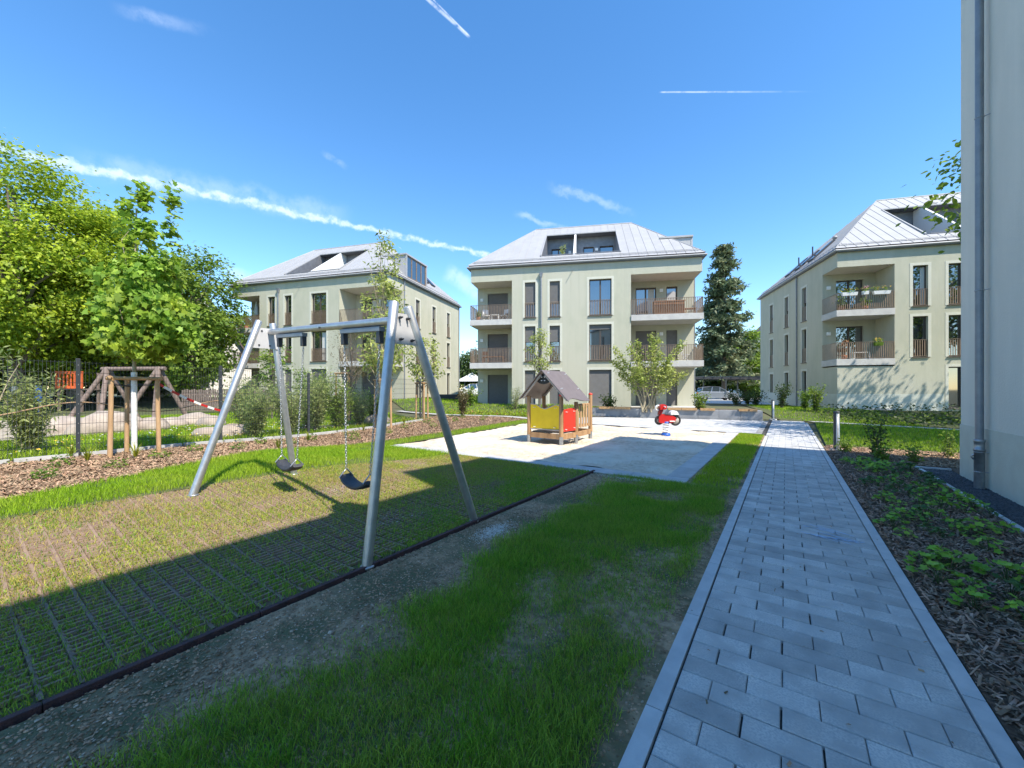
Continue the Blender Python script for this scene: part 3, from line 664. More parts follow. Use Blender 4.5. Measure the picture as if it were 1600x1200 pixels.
def house(name, x, y, phi, z0, label, shutters, solid_left=False, curtains=False):
    root = empty(name, (x, y, z0), phi, label, 'apartment building', 'pale green apartment houses')
    w = MB()
    cols = [(3.75, 4.47), (5.42, 6.10), (8.0, 9.42)]
    ops = []
    for f in FZ:
        for i, (a, b) in enumerate(cols):
            if solid_left and f == 0 and i == 0: continue
            ops.append((a, b, f+.06, f+2.42))
    wall_open(w, (0, 0, 0), (1, 0, 0), (0, 1, 0), LU, RU, -.5, WT, ops)
    # loggia walls
    lops = [(.75, 2.25, f+.05, f+2.2) for f in FZ if not (solid_left and f == 0)]
    wall_open(w, (0, LD, 0), (1, 0, 0), (0, 1, 0), 0, LU, -.5, WT, lops, .2)
    rops = [(11.15, 12.5, f+.05, f+2.2) for f in FZ]+[(13.15, 13.85, f+.05, f+2.2) for f in FZ]
    wall_open(w, (0, RD, 0), (1, 0, 0), (0, 1, 0), RU, W, -.5, WT, rops, .2)
    w.quad((LU, 0, -.5), (LU, LD, -.5), (LU, LD, WT), (LU, 0, WT)); w.quad((RU, 0, -.5), (RU, RD, -.5), (RU, RD, WT), (RU, 0, WT))
    # band over the loggias
    for (a, b, d) in ((0, LU, LD), (RU, W, RD)):
        w.quad((a, 0, 8.5), (b, 0, 8.5), (b, 0, WT), (a, 0, WT))
    w.quad((0, 0, 8.5), (0, LD, 8.5), (0, LD, WT), (0, 0, WT)); w.quad((W, 0, 8.5), (W, RD, 8.5), (W, RD, WT), (W, 0, WT))
    if solid_left:
        w.quad((0, 0, -.5), (LU, 0, -.5), (LU, 0, 2.5), (0, 0, 2.5)); w.quad((0, 0, -.5), (0, LD, -.5), (0, LD, 2.5), (0, 0, 2.5))
    # sides and back
    sops = [(v-.34, v+.34, f+.06, f+2.42) for f in FZ for v in (4.3, 7.25, 10.3)]
    wall_open(w, (0, 0, 0), (0, 1, 0), (1, 0, 0), LD, DP, -.5, WT, sops); wall_open(w, (W, 0, 0), (0, 1, 0), (-1, 0, 0), RD, DP, -.5, WT, sops)
    w.quad((0, DP, -.5), (W, DP, -.5), (W, DP, WT), (0, DP, WT))
    w.build('wall', 'plaster', root)
    MB().quad((.02, .02, 8.5), (LU, .02, 8.5), (LU, LD, 8.5), (.02, LD, 8.5)).build('soffit', 'soffit', root); sf = MB(); sf.quad((RU, .02, 8.5), (W-.02, .02, 8.5), (W-.02, RD, 8.5), (RU, RD, 8.5)); sf.build('soffit', 'soffit', root)
    for f in FZ[1:]:
        MB().box(-.07, LU-.003, -.07, LD-.003, f-.38, f).build('balcony_slab', 'concrete', root, bevel=.01)
        MB().box(RU+.003, W+.07, -.07, RD-.003, f-.38, f).build('balcony_slab', 'concrete', root, bevel=.01)
        link('balcony_railing', cached('rL', lambda: railing_mesh([(-.02, LD-.05, 0), (-.02, -.02, 0), (LU-.03, -.02, 0)])), root, (0, 0, f))
        link('balcony_railing', cached('rR', lambda: railing_mesh([(RU+.03, -.02, 0), (W+.02, -.02, 0), (W+.02, RD-.05, 0)])), root, (0, 0, f))
    MB().box(0, LU-.01, -.2, LD-.003, -.5, .02).build('terrace', 'concrete', root); MB().box(RU+.01, W, -.2, RD-.003, -.5, .02).build('terrace', 'concrete', root)
    for k, f in enumerate(FZ):
        for i, (a, b) in enumerate(cols):
            if solid_left and k == 0 and i == 0: continue
            window(root, round(b-a, 2), 2.36, ((a+b)/2, 0, f+.06), 0, shutters.get((k, i), 0.), rail=k > 0, curtain=curtains and (k*3+i) % 4 in (1, 2) and k > 0)
        if not (solid_left and k == 0): window(root, 1.5, 2.15, (1.5, LD, f+.05), 0, shutters.get((k, 'L'), 0.), False, False, False)
        window(root, 1.35, 2.15, (11.825, RD, f+.05), 0, shutters.get((k, 'R'), 0.), False, False, False, curtain=shutters.get((k, 'R'), 0) == 0)
        window(root, .7, 2.15, (13.5, RD, f+.05), 0, shutters.get((k, 'r'), 0.), False, False, False)
        for v in (4.3, 7.25, 10.3):
            for (ux, rz) in ((0, -math.pi/2), (W, math.pi/2)):
                window(root, .68, 2.36, (ux, v, f+.06), rz, .45 if (k+int(v)) % 3 == 0 else 0., rail=k > 0)
        lm = cached('walllamp', lambda: MB().box(-.11, .11, -.09, -.002, -.11, .11).build('tmp', 'lamp_white', bevel=.02).data)
        if not (solid_left and k == 0): link('wall_lamp', lm, root, (.32, LD, f+1.75))
        link('wall_lamp', lm, root, (12.82, RD, f+1.95))
    # rain pipe with hopper head
    if not solid_left:
        p = MB(); p.tube([(4.86, -.10, -.3), (4.86, -.10, 8.65)], .048, 10); pp = p.build('rain_pipe', 'pipe_metal', root)
        MB().add([(4.74, -.20, 8.9), (4.98, -.20, 8.9), (4.98, -.01, 8.9), (4.74, -.01, 8.9), (4.80, -.16, 8.6), (4.92, -.16, 8.6), (4.92, -.03, 8.6), (4.80, -.03, 8.6)],
             [(0, 1, 2, 3), (7, 6, 5, 4), (0, 4, 5, 1), (1, 5, 6, 2), (2, 6, 7, 3), (3, 7, 4, 0)]).build('hopper_head', 'pipe_metal', pp)
    for (ux, v) in ((-.07, 5.35), (W+.07, 2.1), (W+.07, DP-.12)):
        MB().tube([(ux, v, -.3), (ux, v, WT)], .045, 8).build('rain_pipe', 'pipe_metal', root)
    for u_ in (6.9,): MB().bar((u_, 0, 8.9), (u_, -.34, 8.88), .03, .03).build('overflow_spout', 'pipe_metal', root)
    # eaves
    e = MB(); o1 = .17
    for (a, b, c, d) in ((-o1, W+o1, -o1, 0), (-o1, W+o1, DP, DP+o1), (-o1, 0, 0, DP), (W, W+o1, 0, DP)): e.box(a, b, c, d, WT+.0, WT+.035)
    e.box(-.02, W+.02, -.02, .04, WT+.035, 9.6); e.box(-.02, .04, .04, DP, WT+.035, 9.6); e.box(W-.04, W+.02, .04, DP, WT+.035, 9.6); e.build('eave_board', 'zinc_dark', root)
    gt = MB()
    for (A, B_) in (((-.2, -.2), (W+.2, -.2)), ((W+.2, -.2), (W+.2, DP+.2)), ((-.2, -.2), (-.2, DP+.2))):
        gt.tube([(*A, 9.475), (*B_, 9.475)], .062, 8)
    gt.build('gutter', 'zinc', root)
    # roof
    roof = MB().quad((RA, RV, RZ-.03), (RB, RV, RZ-.03), (W+.15, DP+.15, EV-.03), (-.15, DP+.15, EV-.03)).build('roof', 'zinc', root)
    x0, x1 = -.15, W+.15; rv0 = -.15
    def pf(u, s): return (u, rv0+s*(RV-rv0), EV+s*(RZ-EV))
    def topf(u): return min(1., (u-x0)/(RA-x0), (x1-u)/(x1-RB))
    def panel(f, a, b, s0, s1fn, nrm, brk=()):
        pts = [f(a, s0), f(b, s0)]
        us = [b]+sorted([q for q in brk if a < q < b], reverse=True)+[a]
        for u in us:
            t = s1fn(u)
            if t > s0+1e-3: pts.append(f(u, t))
        if len(pts) < 3: return
        m = MB(); m.poly(pts); n = Vector(nrm)
        A = Vector(f(a, s0)); B_ = Vector(f(a, max(s0+.002, s1fn(a))))
        if (B_-A).length > .1: m.bar(A+n*.008, B_+n*.008, .012, .026, up=n)
        m.build('roof_panel', 'zinc', roof)
    SC0, SC1, CA, CB = .13, .74, 4.8, 10.0
    edges = list(np.linspace(x0, CA, 10))+list(np.linspace(CA, CB, 11))[1:]+list(np.linspace(CB, x1, 10))[1:]
    nf = Vector((0, -(RZ-EV), RV-rv0)).normalized()
    for a, b in zip(edges[:-1], edges[1:]):
        a, b = float(a), float(b)
        if a >= CA-.01 and b <= CB+.01:
            panel(pf, a, b, 0., lambda u: SC0, nf); panel(pf, a, b, SC1, topf, nf, (RA, RB))
        else: panel(pf, a, b, 0., topf, nf, (RA, RB))
    y0, y1 = -.15, DP+.15
    tops = lambda v: min((v-y0)/(RV-y0), (y1-v)/(y1-RV))
    vs = np.linspace(y0, y1, 25)
    for (xe, xr) in ((x0, RA), (x1, RB)):
        fs = lambda v, s, xe=xe, xr=xr: (xe+s*(xr-xe), v, EV+s*(RZ-EV))
        ns = Vector(((RZ-EV)*(-1 if xe < 0 else 1), 0, abs(xr-xe))).normalized()
        for a, b in zip(vs[:-1], vs[1:]): panel(fs, float(a), float(b), 0., tops, ns, (RV,))
    rc = MB(); rc.tube([(RA, RV, RZ+.01), (RB, RV, RZ+.01)], .05, 6)
    for P_, Q in (((x0, y0), RA), ((x1, y0), RB)): rc.tube([(P_[0], P_[1], EV+.01), (Q, RV, RZ+.01)], .03, 5)
    rc.build('ridge_cap', 'zinc', roof)
    sg = MB(); sg.tube([(x0+.3, rv0+.28, EV+.32), (x1-.3, rv0+.28, EV+.32)], .018, 5); sg.tube([(x0+.3, rv0+.24, EV+.25), (x1-.3, rv0+.24, EV+.25)], .018, 5)
    for i in range(40):
        u = x0+.35+i*(x1-x0-.7)/39; sg.bar((u, rv0+.22, EV+.17), (u, rv0+.28, EV+.34), .02, .02)
    sg.build('snow_guard', 'zinc', roof)
    sg = MB(); sx = 1.0*(3.9/4.68)
    for xe, s_ in ((x1, -1), (x0, 1)):
        sg.tube([(xe+s_*.22, y0+.3, EV+.30), (xe+s_*.22, y1-.3, EV+.30)], .018, 5)
        for i in range(34): v = y0+.4+i*(y1-y0-.8)/33; sg.bar((xe+s_*.16, v, EV+.15), (xe+s_*.22, v, EV+.32), .02, .02)
    sg.build('snow_guard', 'zinc', roof)
    # recessed roof terrace
    zb = EV+SC0*(RZ-EV); vb = rv0+SC0*(RV-rv0); zt = EV+SC1*(RZ-EV); vt = rv0+SC1*(RV-rv0); fl = 9.75; bk = vt+.75
    t = MB()
    t.quad((CA, vb, fl), (CB, vb, fl), (CB, bk, fl), (CA, bk, fl)); t.quad((CA, vb, fl), (CB, vb, fl), (CB, vb, zb), (CA, vb, zb))
    t.poly([(CA, vb, fl), (CA, vb, zb), (CA, vt, zt), (CA, bk, zt), (CA, bk, fl)]); t.poly([(CB, vb, fl), (CB, vb, zb), (CB, vt, zt), (CB, bk, zt), (CB, bk, fl)])
    t.quad((CA, vt, zt-.002), (CB, vt, zt-.002), (CB, bk, zt-.002), (CA, bk, zt-.002))
    tw = t.build('roof_terrace', 'zinc_dark', root)
    wl = MB(); wops = [(5.1, 6.2, fl+.05, fl+2.55), (7.6, 8.4, fl+.05, fl+2.55), (8.85, 9.9, fl+.5, fl+2.55)]
    wall_open(wl, (0, bk-.02, 0), (1, 0, 0), (0, 1, 0), CA, CB, fl, zt-.01, wops, .2); wl.build('terrace_wall', 'zinc_dark', root)
    for (a, b, c, d) in wops: window(root, round(b-a, 2), round(d-c, 2), ((a+b)/2, bk-.02, c), 0, 0, False, False, False)
    MB().prism([(6.93, vb+.05, zb-.02), (6.93, vt, zt-.02), (6.93, bk-.03, zt-.02), (6.93, bk-.03, fl), (6.93, vb+.05, fl)], (.14, 0, 0)).build('partition', 'white_paint', root)
    MB().bar((CA+.2, vb, zb+.05), (CB, vb, zb+.05), .05, .05).build('terrace_coping', 'zinc_dark', root)
    fr = MB(); fr.bar((CA-.04, vb-.05, zb+.03), (CA-.04, vt+.05, zt+.05), .08, .06, up=nf); fr.bar((CB+.04, vb-.05, zb+.03), (CB+.04, vt+.05, zt+.05), .08, .06, up=nf); fr.bar((CA-.05, vt+.03, zt+.05), (CB+.05, vt+.03, zt+.05), .07, .07); fr.build('terrace_trim', 'zinc', root)
    for ch in (.35, .35): pass
    link('wall_lamp', CACHE['walllamp'], root, (6.55, bk-.02, fl+2.2)); link('wall_lamp', CACHE['walllamp'], root, (8.62, bk-.02, fl+2.3))
    return root
def roof_point(side, v, s):
    xe, xr = ((-.15, RA) if side < 0 else (W+.15, RB)); return Vector((xe+s*(xr-xe), v, EV+s*(RZ-EV)))
def dormer(root):
    d = MB(); v0, v1, zt = 2.45, 5.8, 11.65; uo = W-.05; ui = W-2.1
    d.box(ui, uo-.02, v0, v1, 9.7, zt-.12); dm = d.build('dormer', 'zinc', root)
    MB().box(ui, uo+.12, v0-.1, v1+.1, zt-.12, zt).build('dormer_roof', 'zinc', dm)
    MB().box(uo-.02, uo+.10, v0-.02, v0+.10, 9.72, zt-.122).build('dormer_post', 'zinc', dm); MB().box(uo-.02, uo+.10, v1-.10, v1+.02, 9.72, zt-.122).build('dormer_post', 'zinc', dm)
    n = 4
    for i in range(n):
        a = v0+.12+i*(v1-v0-.24)/n; b = v0+.12+(i+1)*(v1-v0-.24)/n
        f = MB(); f.box(uo-.02, uo+.04, a, a+.06, 9.8, zt-.13); f.box(uo-.02, uo+.04, b-.06, b, 9.8, zt-.13); f.box(uo-.02, uo+.04, a+.06, b-.06, 9.8, 9.88); f.box(uo-.02, uo+.04, a+.06, b-.06, zt-.21, zt-.13)
        f.build('window_frame', 'rail_bronze', dm); MB().box(uo-.01, uo+.012, a+.06, b-.06, 9.88, zt-.21).build('pane', 'glass', dm)
def skylight(root, side, v, s0=.2, s1=.46, w=.8):
    A = roof_point(side, v, s0); B_ = roof_point(side, v, s1); n = Vector(((RZ-EV)*side, 0, (RA+.15) if side < 0 else (W+.15-RB))).normalized(); y = Vector((0, w/2, 0))
    m = MB(); P = [A-y, A+y, B_+y, B_-y]; m.prism([tuple(p) for p in P], tuple(n*.12)); o = m.build('skylight', 'dark_metal', root)
    i = Vector((0, .07, 0)); du = (B_-A).normalized()*.08
    MB().poly([tuple(p) for p in (A-y+i+du+n*.124, A+y-i+du+n*.124, B_+y-i-du+n*.124, B_-y+i-du+n*.124)]).build('pane', 'glass', o)
SH_MAIN = {(0, 0): 1, (0, 1): 1, (0, 2): 1, (0, 'L'): 1, (0, 'R'): 1, (0, 'r'): 1, (1, 0): .45, (1, 1): .45, (1, 2): .14, (1, 'L'): 1, (1, 'R'): .6, (1, 'r'): 1, (2, 0): .62, (2, 1): .62, (2, 'L'): 1}
main_house = house('apartment_house', -17.862, 20.913, .421, .442, 'pale green three-storey house with grey hipped roof in the middle, behind the playhouse', SH_MAIN)
dormer(main_house)
for v in (7.2, 8.5): skylight(main_house, 1, v)
RA, RB = 2.7, 10.5                       # the left house has its ridge shifted towards its left end
left_house = house('apartment_house', -38.136, 14.06, .327, .751, 'pale green three-storey house on the left, seen past the swing frame', {(0, 0): 1, (0, 1): 1, (0, 2): 1, (0, 'R'): 1}, curtains=True)
dormer(left_house)
for v in (7.2, 8.5): skylight(left_house, 1, v)
RA, RB, RZ = 5.3, 11.2, 14.75            # and the right house a shorter, higher one
right_house = house('apartment_house', 2.567, 30.917, .355, .458, 'pale green house on the right with flower boxes and tree shadows on its wall', {}, solid_left=True, curtains=True)
for v in (4.5, 6.6, 8.4): skylight(right_house, -1, v, .12, .36)
pl = MB(); pl.box(-.006, 5.2, -.008, .0, -.5, .85); pl.box(-.008, -.0, 0, DP, -.5, .85); pl.build('plinth', 'plinth', right_house)
fl_ = MB(); fl_.lathe([(.0, 12.9), (.14, 12.9), (.14, 13.05), (.10, 13.05), (.10, 12.2), (.1, 11.9)], (2.0, 4.6, -1.15), 12); fl_.build('flue', 'zinc', right_house)
MB().tube([(.9, 7.4, 10.4), (.9, 7.4, 11.4)], .05, 8).build('vent_pipe', 'dark_metal', right_house); MB().tube([(1.2, 5.9, 10.9), (1.2, 5.9, 11.7)], .05, 8).build('vent_pipe', 'dark_metal', right_house)
for o in [o for o in bpy.data.objects if o.name.startswith('tmp')]: bpy.data.objects.remove(o)

# the near building on the right, mostly outside the frame
def near_house():
    root = empty('apartment_house', (2.69, 10.85, 0), 0, 'tall pale wall of the near building at the right edge with a rain pipe', 'apartment building')
    w = MB(); L_ = 14.9; T = 9.6
    ops = [(v-.34, v+.34, f+.2, f+2.6) for f in (.1, 3.05, 6.0) for v in (4.6, 8.0, 11.2)]
    wall_open(w, (0, 0, 0), (0, -1, 0), (1, 0, 0), 0, L_, -.3, T, ops)
    w.quad((0, 0, -.3), (12.9, 0, -.3), (12.9, 0, T), (0, 0, T)); w.quad((12.9, 0, -.3), (12.9, -L_, -.3), (12.9, -L_, T), (12.9, 0, T)); w.quad((0, -L_, -.3), (12.9, -L_, -.3), (12.9, -L_, T), (0, -L_, T))
    w.build('wall', 'plaster_near', root)
    MB().box(-.012, 0, -3.9, .012, -.3, .95).build('plinth', 'plinth', root); MB().box(-.012, 0, -L_, -5.3, -.3, .95).build('plinth', 'plinth', root); MB().box(.0, 12.9, .0, .012, -.3, .95).build('plinth', 'plinth', root)
    for f in (.1, 3.05, 6.0):
        for v in (4.6, 8.0, 11.2): window(root, .68, 2.4, (0, -v, f+.2), -math.pi/2, 0, rail=f > 1)
    e = MB(); e.box(-.2, 13.1, -L_-.2, .5, T, T+.2); e.build('eave_board', 'zinc_dark', root)
    rf = MB(); c = [(-.2, .5, T+.2), (13.1, .5, T+.2), (13.1, -L_-.2, T+.2), (-.2, -L_-.2, T+.2)]; a = (6.4, -3.8, T+4.7); b = (6.4, -11.2, T+4.7)
    rf.poly([c[0], c[1], a]); rf.poly([c[1], c[2], b, a]); rf.poly([c[2], c[3], b]); rf.poly([c[3], c[0], a, b]); rf.build('roof', 'zinc', root)
    MB().box(-.05, 3.0, -8.2, -5.6, T+.2, T+2.0).build('dormer', 'zinc', root)
    # rain pipe: slim upper pipe, wider stand pipe with clamps
    px, py = -.105, -1.25
    p = MB(); p.tube([(px, py, .72), (px, py, T)], .05, 16); pp = p.build('rain_pipe', 'pipe_metal', root)
    MB().lathe([(.062, -.05), (.062, .60), (.070, .60), (.070, .63), (.062, .635), (.062, .74), (.070, .745), (.070, .78), (.052, .785)], (px, py, 0), 18).build('stand_pipe', 'galv', pp)
    for z in (.26, .58, 3.2, 6.0):
        MB().torus((px, py, z), .062 if z < 1 else .05, .009, 16, 6).tube([(px, py, z), (0, py-.05, z)], .007, 6).build('pipe_clamp', 'galv', pp)
    MB().tube([(px-.07, py-.02, .46), (px-.10, py-.03, .50), (px-.07, py-.02, .54)], .014, 6).build('lug', 'galv', pp)
near_house()

# ------------------------------------------------------------------ swing
def world_part(o, root):
    o.parent = root; o.matrix_parent_inverse = (Matrix.Translation(root.location) @ Matrix.Rotation(root.rotation_euler.z, 4, 'Z')).inverted(); return o
BR, BL = Vector((-3.1, 2.6, 2.28)), Vector((-6.32, 2.83, 2.45))
sw = empty('playground_swing', (-4.8, 2.7, g1(-4.8, 2.7)), 0, 'steel tube swing frame standing on the grass mats', 'swing')
def spart(m, name, mt, bevel=0.): return world_part(m.build(name, mt, bevel=bevel), sw)
def bolt(root, p, ax=(1, 0, 0), r=.016):
    d = Vector(ax).normalized(); p = Vector(p)
    return world_part(MB().tube([p-d*.02, p+d*.03], r, 6).tube([p+d*.03, p+d*.055], r*.55, 6).build('bolt', 'anthracite'), root)
for feet, tops, bx in ((((-3.1, 2.18), (-3.12, 3.77)), ((-3.1, 2.50, 2.44), (-3.1, 2.66, 2.42)), -3.1), (((-6.36, 1.85), (-6.55, 3.30)), ((-6.35, 2.68, 2.60), (-6.36, 2.87, 2.59)), -6.34)):
    for (fx, fy), tp in zip(feet, tops):
        f = Vector((fx, fy, g1(fx, fy)-.12)); t = Vector(tp)
        spart(MB().tube([f, f.lerp(t, .5), t-(t-f).normalized()*.01, t], [.046, .046, .046, .040], 20), 'leg', 'steel')
        d = (t-f).normalized(); g = f+d*.15
        spart(MB().lathe([(.05, -.01), (.062, -.005), (.062, .012), (.048, .018)], (g.x, g.y, g1(g.x, g.y)), 18), 'foot_collar', 'galv')
    def legat(i, z):
        f = Vector((*feet[i], g1(*feet[i])-.12)); t = Vector(tops[i]); return f.lerp(t, (z-f.z)/(t.z-f.z))
    za, zb_ = tops[0][2]-.40, tops[0][2]-.10
    q = [legat(0, za), legat(1, za), legat(1, zb_), legat(0, zb_)]
    sgn = 1 if bx > -4 else -1
    spart(MB().prism([(bx-.006*sgn+.0, p.y, p.z) for p in q], (.014*sgn, 0, 0)), 'end_plate', 'plate')
    for zz, fr in ((za+.045, .3), (za+.045, .7), (zb_-.045, .3), (zb_-.045, .7)):
        p = legat(0, zz).lerp(legat(1, zz), fr); bolt(sw, (bx+.006*sgn, p.y, p.z), (sgn, 0, 0), .014)
spart(MB().tube([BR, BL], .043, 20), 'beam', 'steel')
bd = (BL-BR).normalized(); bl = (BL-BR).length
spart(MB().tube([BR.lerp(BL, .5)+Vector((0, -.044, -.01)), BR.lerp(BL, .5)+Vector((0, -.058, -.01))], .012, 8), 'grommet', 'anthracite')
SW = []
for tc, half in ((.232, .40), (.785, .42)):
    c = BR.lerp(BL, tc)+Vector((0, 0, -.075))
    h = spart(MB().bar(c-bd*half, c+bd*half, .07, .05), 'hanger_bar', 'pipe_metal', .006)
    for s_ in (-1, 1):
        p = c+bd*half*.90*s_
        b = spart(MB().box(p.x-.028, p.x+.028, p.y-.03, p.y+.03, p.z-.15, p.z-.02), 'bearing', 'dark_metal', .006)
    SW.append((c, half))
def swing_seat(c, half, zseat, tshift, label):
    lowc = Vector((c.x, c.y, zseat))+bd*tshift; lowc.z = zseat
    root = empty('belt_swing', tuple(lowc), math.atan2(bd.y, bd.x), label, 'swing seat', 'swing seats hanging from the frame')
    # moulded rubber seat: swept section along local x
    V = []; F = []; n = 16; prof = [(-.09, -.012), (-.075, .010), (0, .004), (.075, .010), (.09, -.012), (.075, -.03), (0, -.034), (-.075, -.03)]
    for i in range(n+1):
        t = -1+2*i/n; x = .27*t; zz = .085*abs(t)**2.2; sc = 1-.25*max(0, abs(t)-.7)/.3; tl = .6*t*abs(t)
        for (py, pz) in prof: V.append((x-pz*tl, py*sc, zz+pz))
    k = len(prof)
    for i in range(n):
        for j in range(k): F.append((i*k+j, i*k+(j+1) % k, (i+1)*k+(j+1) % k, (i+1)*k+j))
    m = MB(); m.add(V, F, True); m.add([V[j] for j in range(k)], [tuple(range(k))[::-1]]); m.add([V[-k+j] for j in range(k)], [tuple(range(k))]); m.build('seat', 'seat_rubber', root)
    for s_ in (-1, 1):
        a = Vector((s_*.245, 0, .075)); tp = c+bd*half*.90*s_+Vector((0, 0, -.15)); top = root.matrix_basis.inverted() @ tp
        y = MB(); y.tube([a+Vector((0, -.085, -.01)), a+Vector((0, -.03, .05)), a+Vector((0, 0, .085)), a+Vector((0, .03, .05)), a+Vector((0, .085, -.01))], .008, 6); y.build('shackle', 'chain', root)
        st = a+Vector((0, 0, .085)); d = top-st; n = int(d.length/.030); q = d.to_track_quat('Z', 'Y').to_matrix(); ch = MB()
        for i in range(n):
            ch.torus(st+d*((i+.5)/n), .0105, .0036, 10, 5, q @ Matrix.Rotation(math.pi/2*(i % 2), 3, 'Z') @ Matrix.Rotation(math.pi/2, 3, 'X'), 1., 1.75)
        ch.build('chain', 'chain', root)
    return root
swing_seat(*SW[0], .53, .07, 'black rubber swing seat hanging next to the near steel leg')
swing_seat(*SW[1], .50, .06, 'black rubber swing seat farther from the camera, over the sunlit mats')

# ------------------------------------------------------------------ playhouse
def playhouse():
    z = .02
    r = empty('playhouse', (-5.8, 10.9, z), 0, 'wooden playhouse with brown gable roof and yellow and red panels in the sandpit', 'playhouse')
    def pt(m, n, mt, b=0., par=None): return world_part(m.build(n, mt, bevel=b), r) if par is None else m
    P = {'fl': (-6.36, 10.13), 'fr': (-5.25, 10.07), 'mr': (-5.16, 10.85), 'br': (-5.2, 12.0), 'ml': (-6.32, 10.95), 'bl': (-6.28, 12.05)}
    H_ = {'fl': 1.38, 'fr': 1.40, 'mr': 1.20, 'br': 1.42, 'ml': 1.36, 'bl': 1.1}
    for k, (x, y) in P.items():
        pt(MB().tube([(x, y, z+.22), (x, y, z+H_[k]*.6), (x, y, z+H_[k]-.015), (x, y, z+H_[k])], [.064, .062, .06, .05], 14), 'post', 'robinia')
        pt(MB().tube([(x, y, -.1), (x, y, z+.222)], .060, 14), 'post_shoe', 'galv')
    for k in ('fr', 'br'): pt(MB().lathe([(.066, -.02), (.066, .02), (.0, .045)], (*P[k], z+H_[k]), 12), 'post_cap', 'red_panel')
    def beam(a, b, zc, h, w, n='sill_beam', m='robinia'):
        A = Vector((*P[a], zc)); B = Vector((*P[b], zc)); d = (B-A).normalized()*.05; pt(MB().bar(A+d, B-d, w, h), n, m, .006)
    for a, b in (('fl', 'fr'), ('fr', 'mr'), ('mr', 'br'), ('fl', 'ml'), ('ml', 'bl'), ('bl', 'br')): beam(a, b, z+.22, .15, .07)
    for a, b in (('fl', 'fr'), ('fr', 'mr')): beam(a, b, z+.40, .025, .05, 'panel_rail', 'hpl_grey')
    # yellow front panel with a V notch
    x0, x1 = -6.29, -5.32; yf = 10.10
    pts = [(x0, .42), (x1, .42), (x1, 1.10), (x1-.12, 1.13), (-5.70, 1.03), (-5.80, 1.00), (-5.92, 1.03), (x0+.20, 1.13), (x0, 1.14)]
    yp = pt(MB().prism([(a, yf, z+b) for a, b in pts], (0, .022, 0)), 'yellow_panel', 'yellow_panel'); yp['label'] = 'yellow panel with a V-shaped notch'
    ed = MB(); q = [(a, yf-.006, z+b) for a, b in pts[2:]]; ed.tube(q, .014, 6); pt(ed, 'panel_edge', 'hpl_grey')
    for a, b in ((x0+.15, .47), (x1-.15, .47), (x0+.15, 1.04), (x1-.12, 1.04)):
        for s_ in (-.02, .02): bolt(r, (a+s_, yf-.004, z+b), (0, -1, 0), .010).data.materials[0] = M['lamp_white']
    # red side panel with a wavy upper edge
    A = Vector((*P['fr'], 0)); B = Vector((*P['mr'], 0)); d = (B-A); pts = []
    for f, h in ((.10, .36), (.90, .36), (.90, 1.02), (.75, 1.03), (.5, 1.02), (.25, 1.0), (.10, 1.0)): p = A+d*f; pts.append((p.x+.01, p.y, z+h))
    rp = pt(MB().prism(pts, (.02, 0, 0)), 'red_panel', 'red_panel'); rp['label'] = 'bright red side panel'
    for f, h in ((.22, .42), (.78, .44), (.25, .92), (.75, .93)): p = A+d*f; bolt(r, (p.x+.03, p.y, z+h), (1, 0, 0), .012).data.materials[0] = M['lamp_white']
    # picket side
    A = Vector((*P['mr'], 0)); B = Vector((*P['br'], 0)); d = B-A
    for i in range(5):
        p = A+d*(.13+.185*i); pt(MB().box(p.x-.012, p.x+.014, p.y-.055, p.y+.055, z+.40, z+1.12), 'picket', 'stake_wood', .005)
    for h in (.46, 1.10): pt(MB().bar(A+d*.04+Vector((-.03, 0, z+h)), B-d*.04+Vector((-.03, 0, z+h)), .03, .07), 'picket_rail', 'stake_wood', .004)
    A = Vector((*P['ml'], 0)); B = Vector((*P['bl'], 0)); d = B-A
    for i in range(5):
        p = A+d*(.13+.185*i); pt(MB().box(p.x-.012, p.x+.014, p.y-.055, p.y+.055, z+.40, z+1.05), 'picket', 'stake_wood', .005)
    # floor and bench
    pt(MB().box(-6.28, -5.26, 10.2, 11.0, z+.30, z+.335), 'bench', 'hpl_brown', .004)
    # roof: two boards with wavy lower edges, gable plate, inner braces
    ya, yb = 9.88, 11.32; xr = -5.80; zr = 2.12
    for s_, xe, ze in ((-1, -6.56, 1.27), (1, -4.93, 1.22)):
        rt = Vector((xr, 0, z+zr)); et = Vector((xe, 0, z+ze)); dn = (et-rt); nn = Vector((-dn.z, 0, dn.x)).normalized()*(.022 if s_ > 0 else -.022)
        out = [rt+Vector((0, ya, 0))]
        for f, k in ((0, 1.0), (.12, .93), (.26, .905), (.42, .93), (.58, .985), (.72, 1.0), (.86, 1.0), (1, .995)): out.append(rt+dn*k+Vector((0, ya+(yb-ya)*f, 0)))
        out.append(rt+Vector((0, yb, 0))); rb_ = pt(MB().prism([tuple(p) for p in out], tuple(nn)), 'roof_board', 'hpl_brown')
        for f in (.12, .88):
            for k in (.12, .62):
                for e in (-.03, .03):
                    p = rt+dn*k+Vector((0, ya+(yb-ya)*f+e, 0)); bolt(r, p+nn, nn, .011).data.materials[0] = M['lamp_white']
        for yy in (ya+.10, yb-.12):
            a = rt+dn*.12-nn*1.6+Vector((0, yy, 0)); b = rt+dn*.93-nn*1.6+Vector((0, yy, 0)); pt(MB().bar(a, b, .06, .05), 'rafter', 'hpl_grey', .006)
    for yy in (ya+.14, yb-.16):
        pt(MB().prism([(xr, yy, z+zr-.05), (xr-.24, yy, z+zr-.30), (xr-.14, yy, z+zr-.37), (xr, yy, z+zr-.40), (xr+.14, yy, z+zr-.37), (xr+.23, yy, z+zr-.30)], (0, .02, 0)), 'gable_plate', 'black')
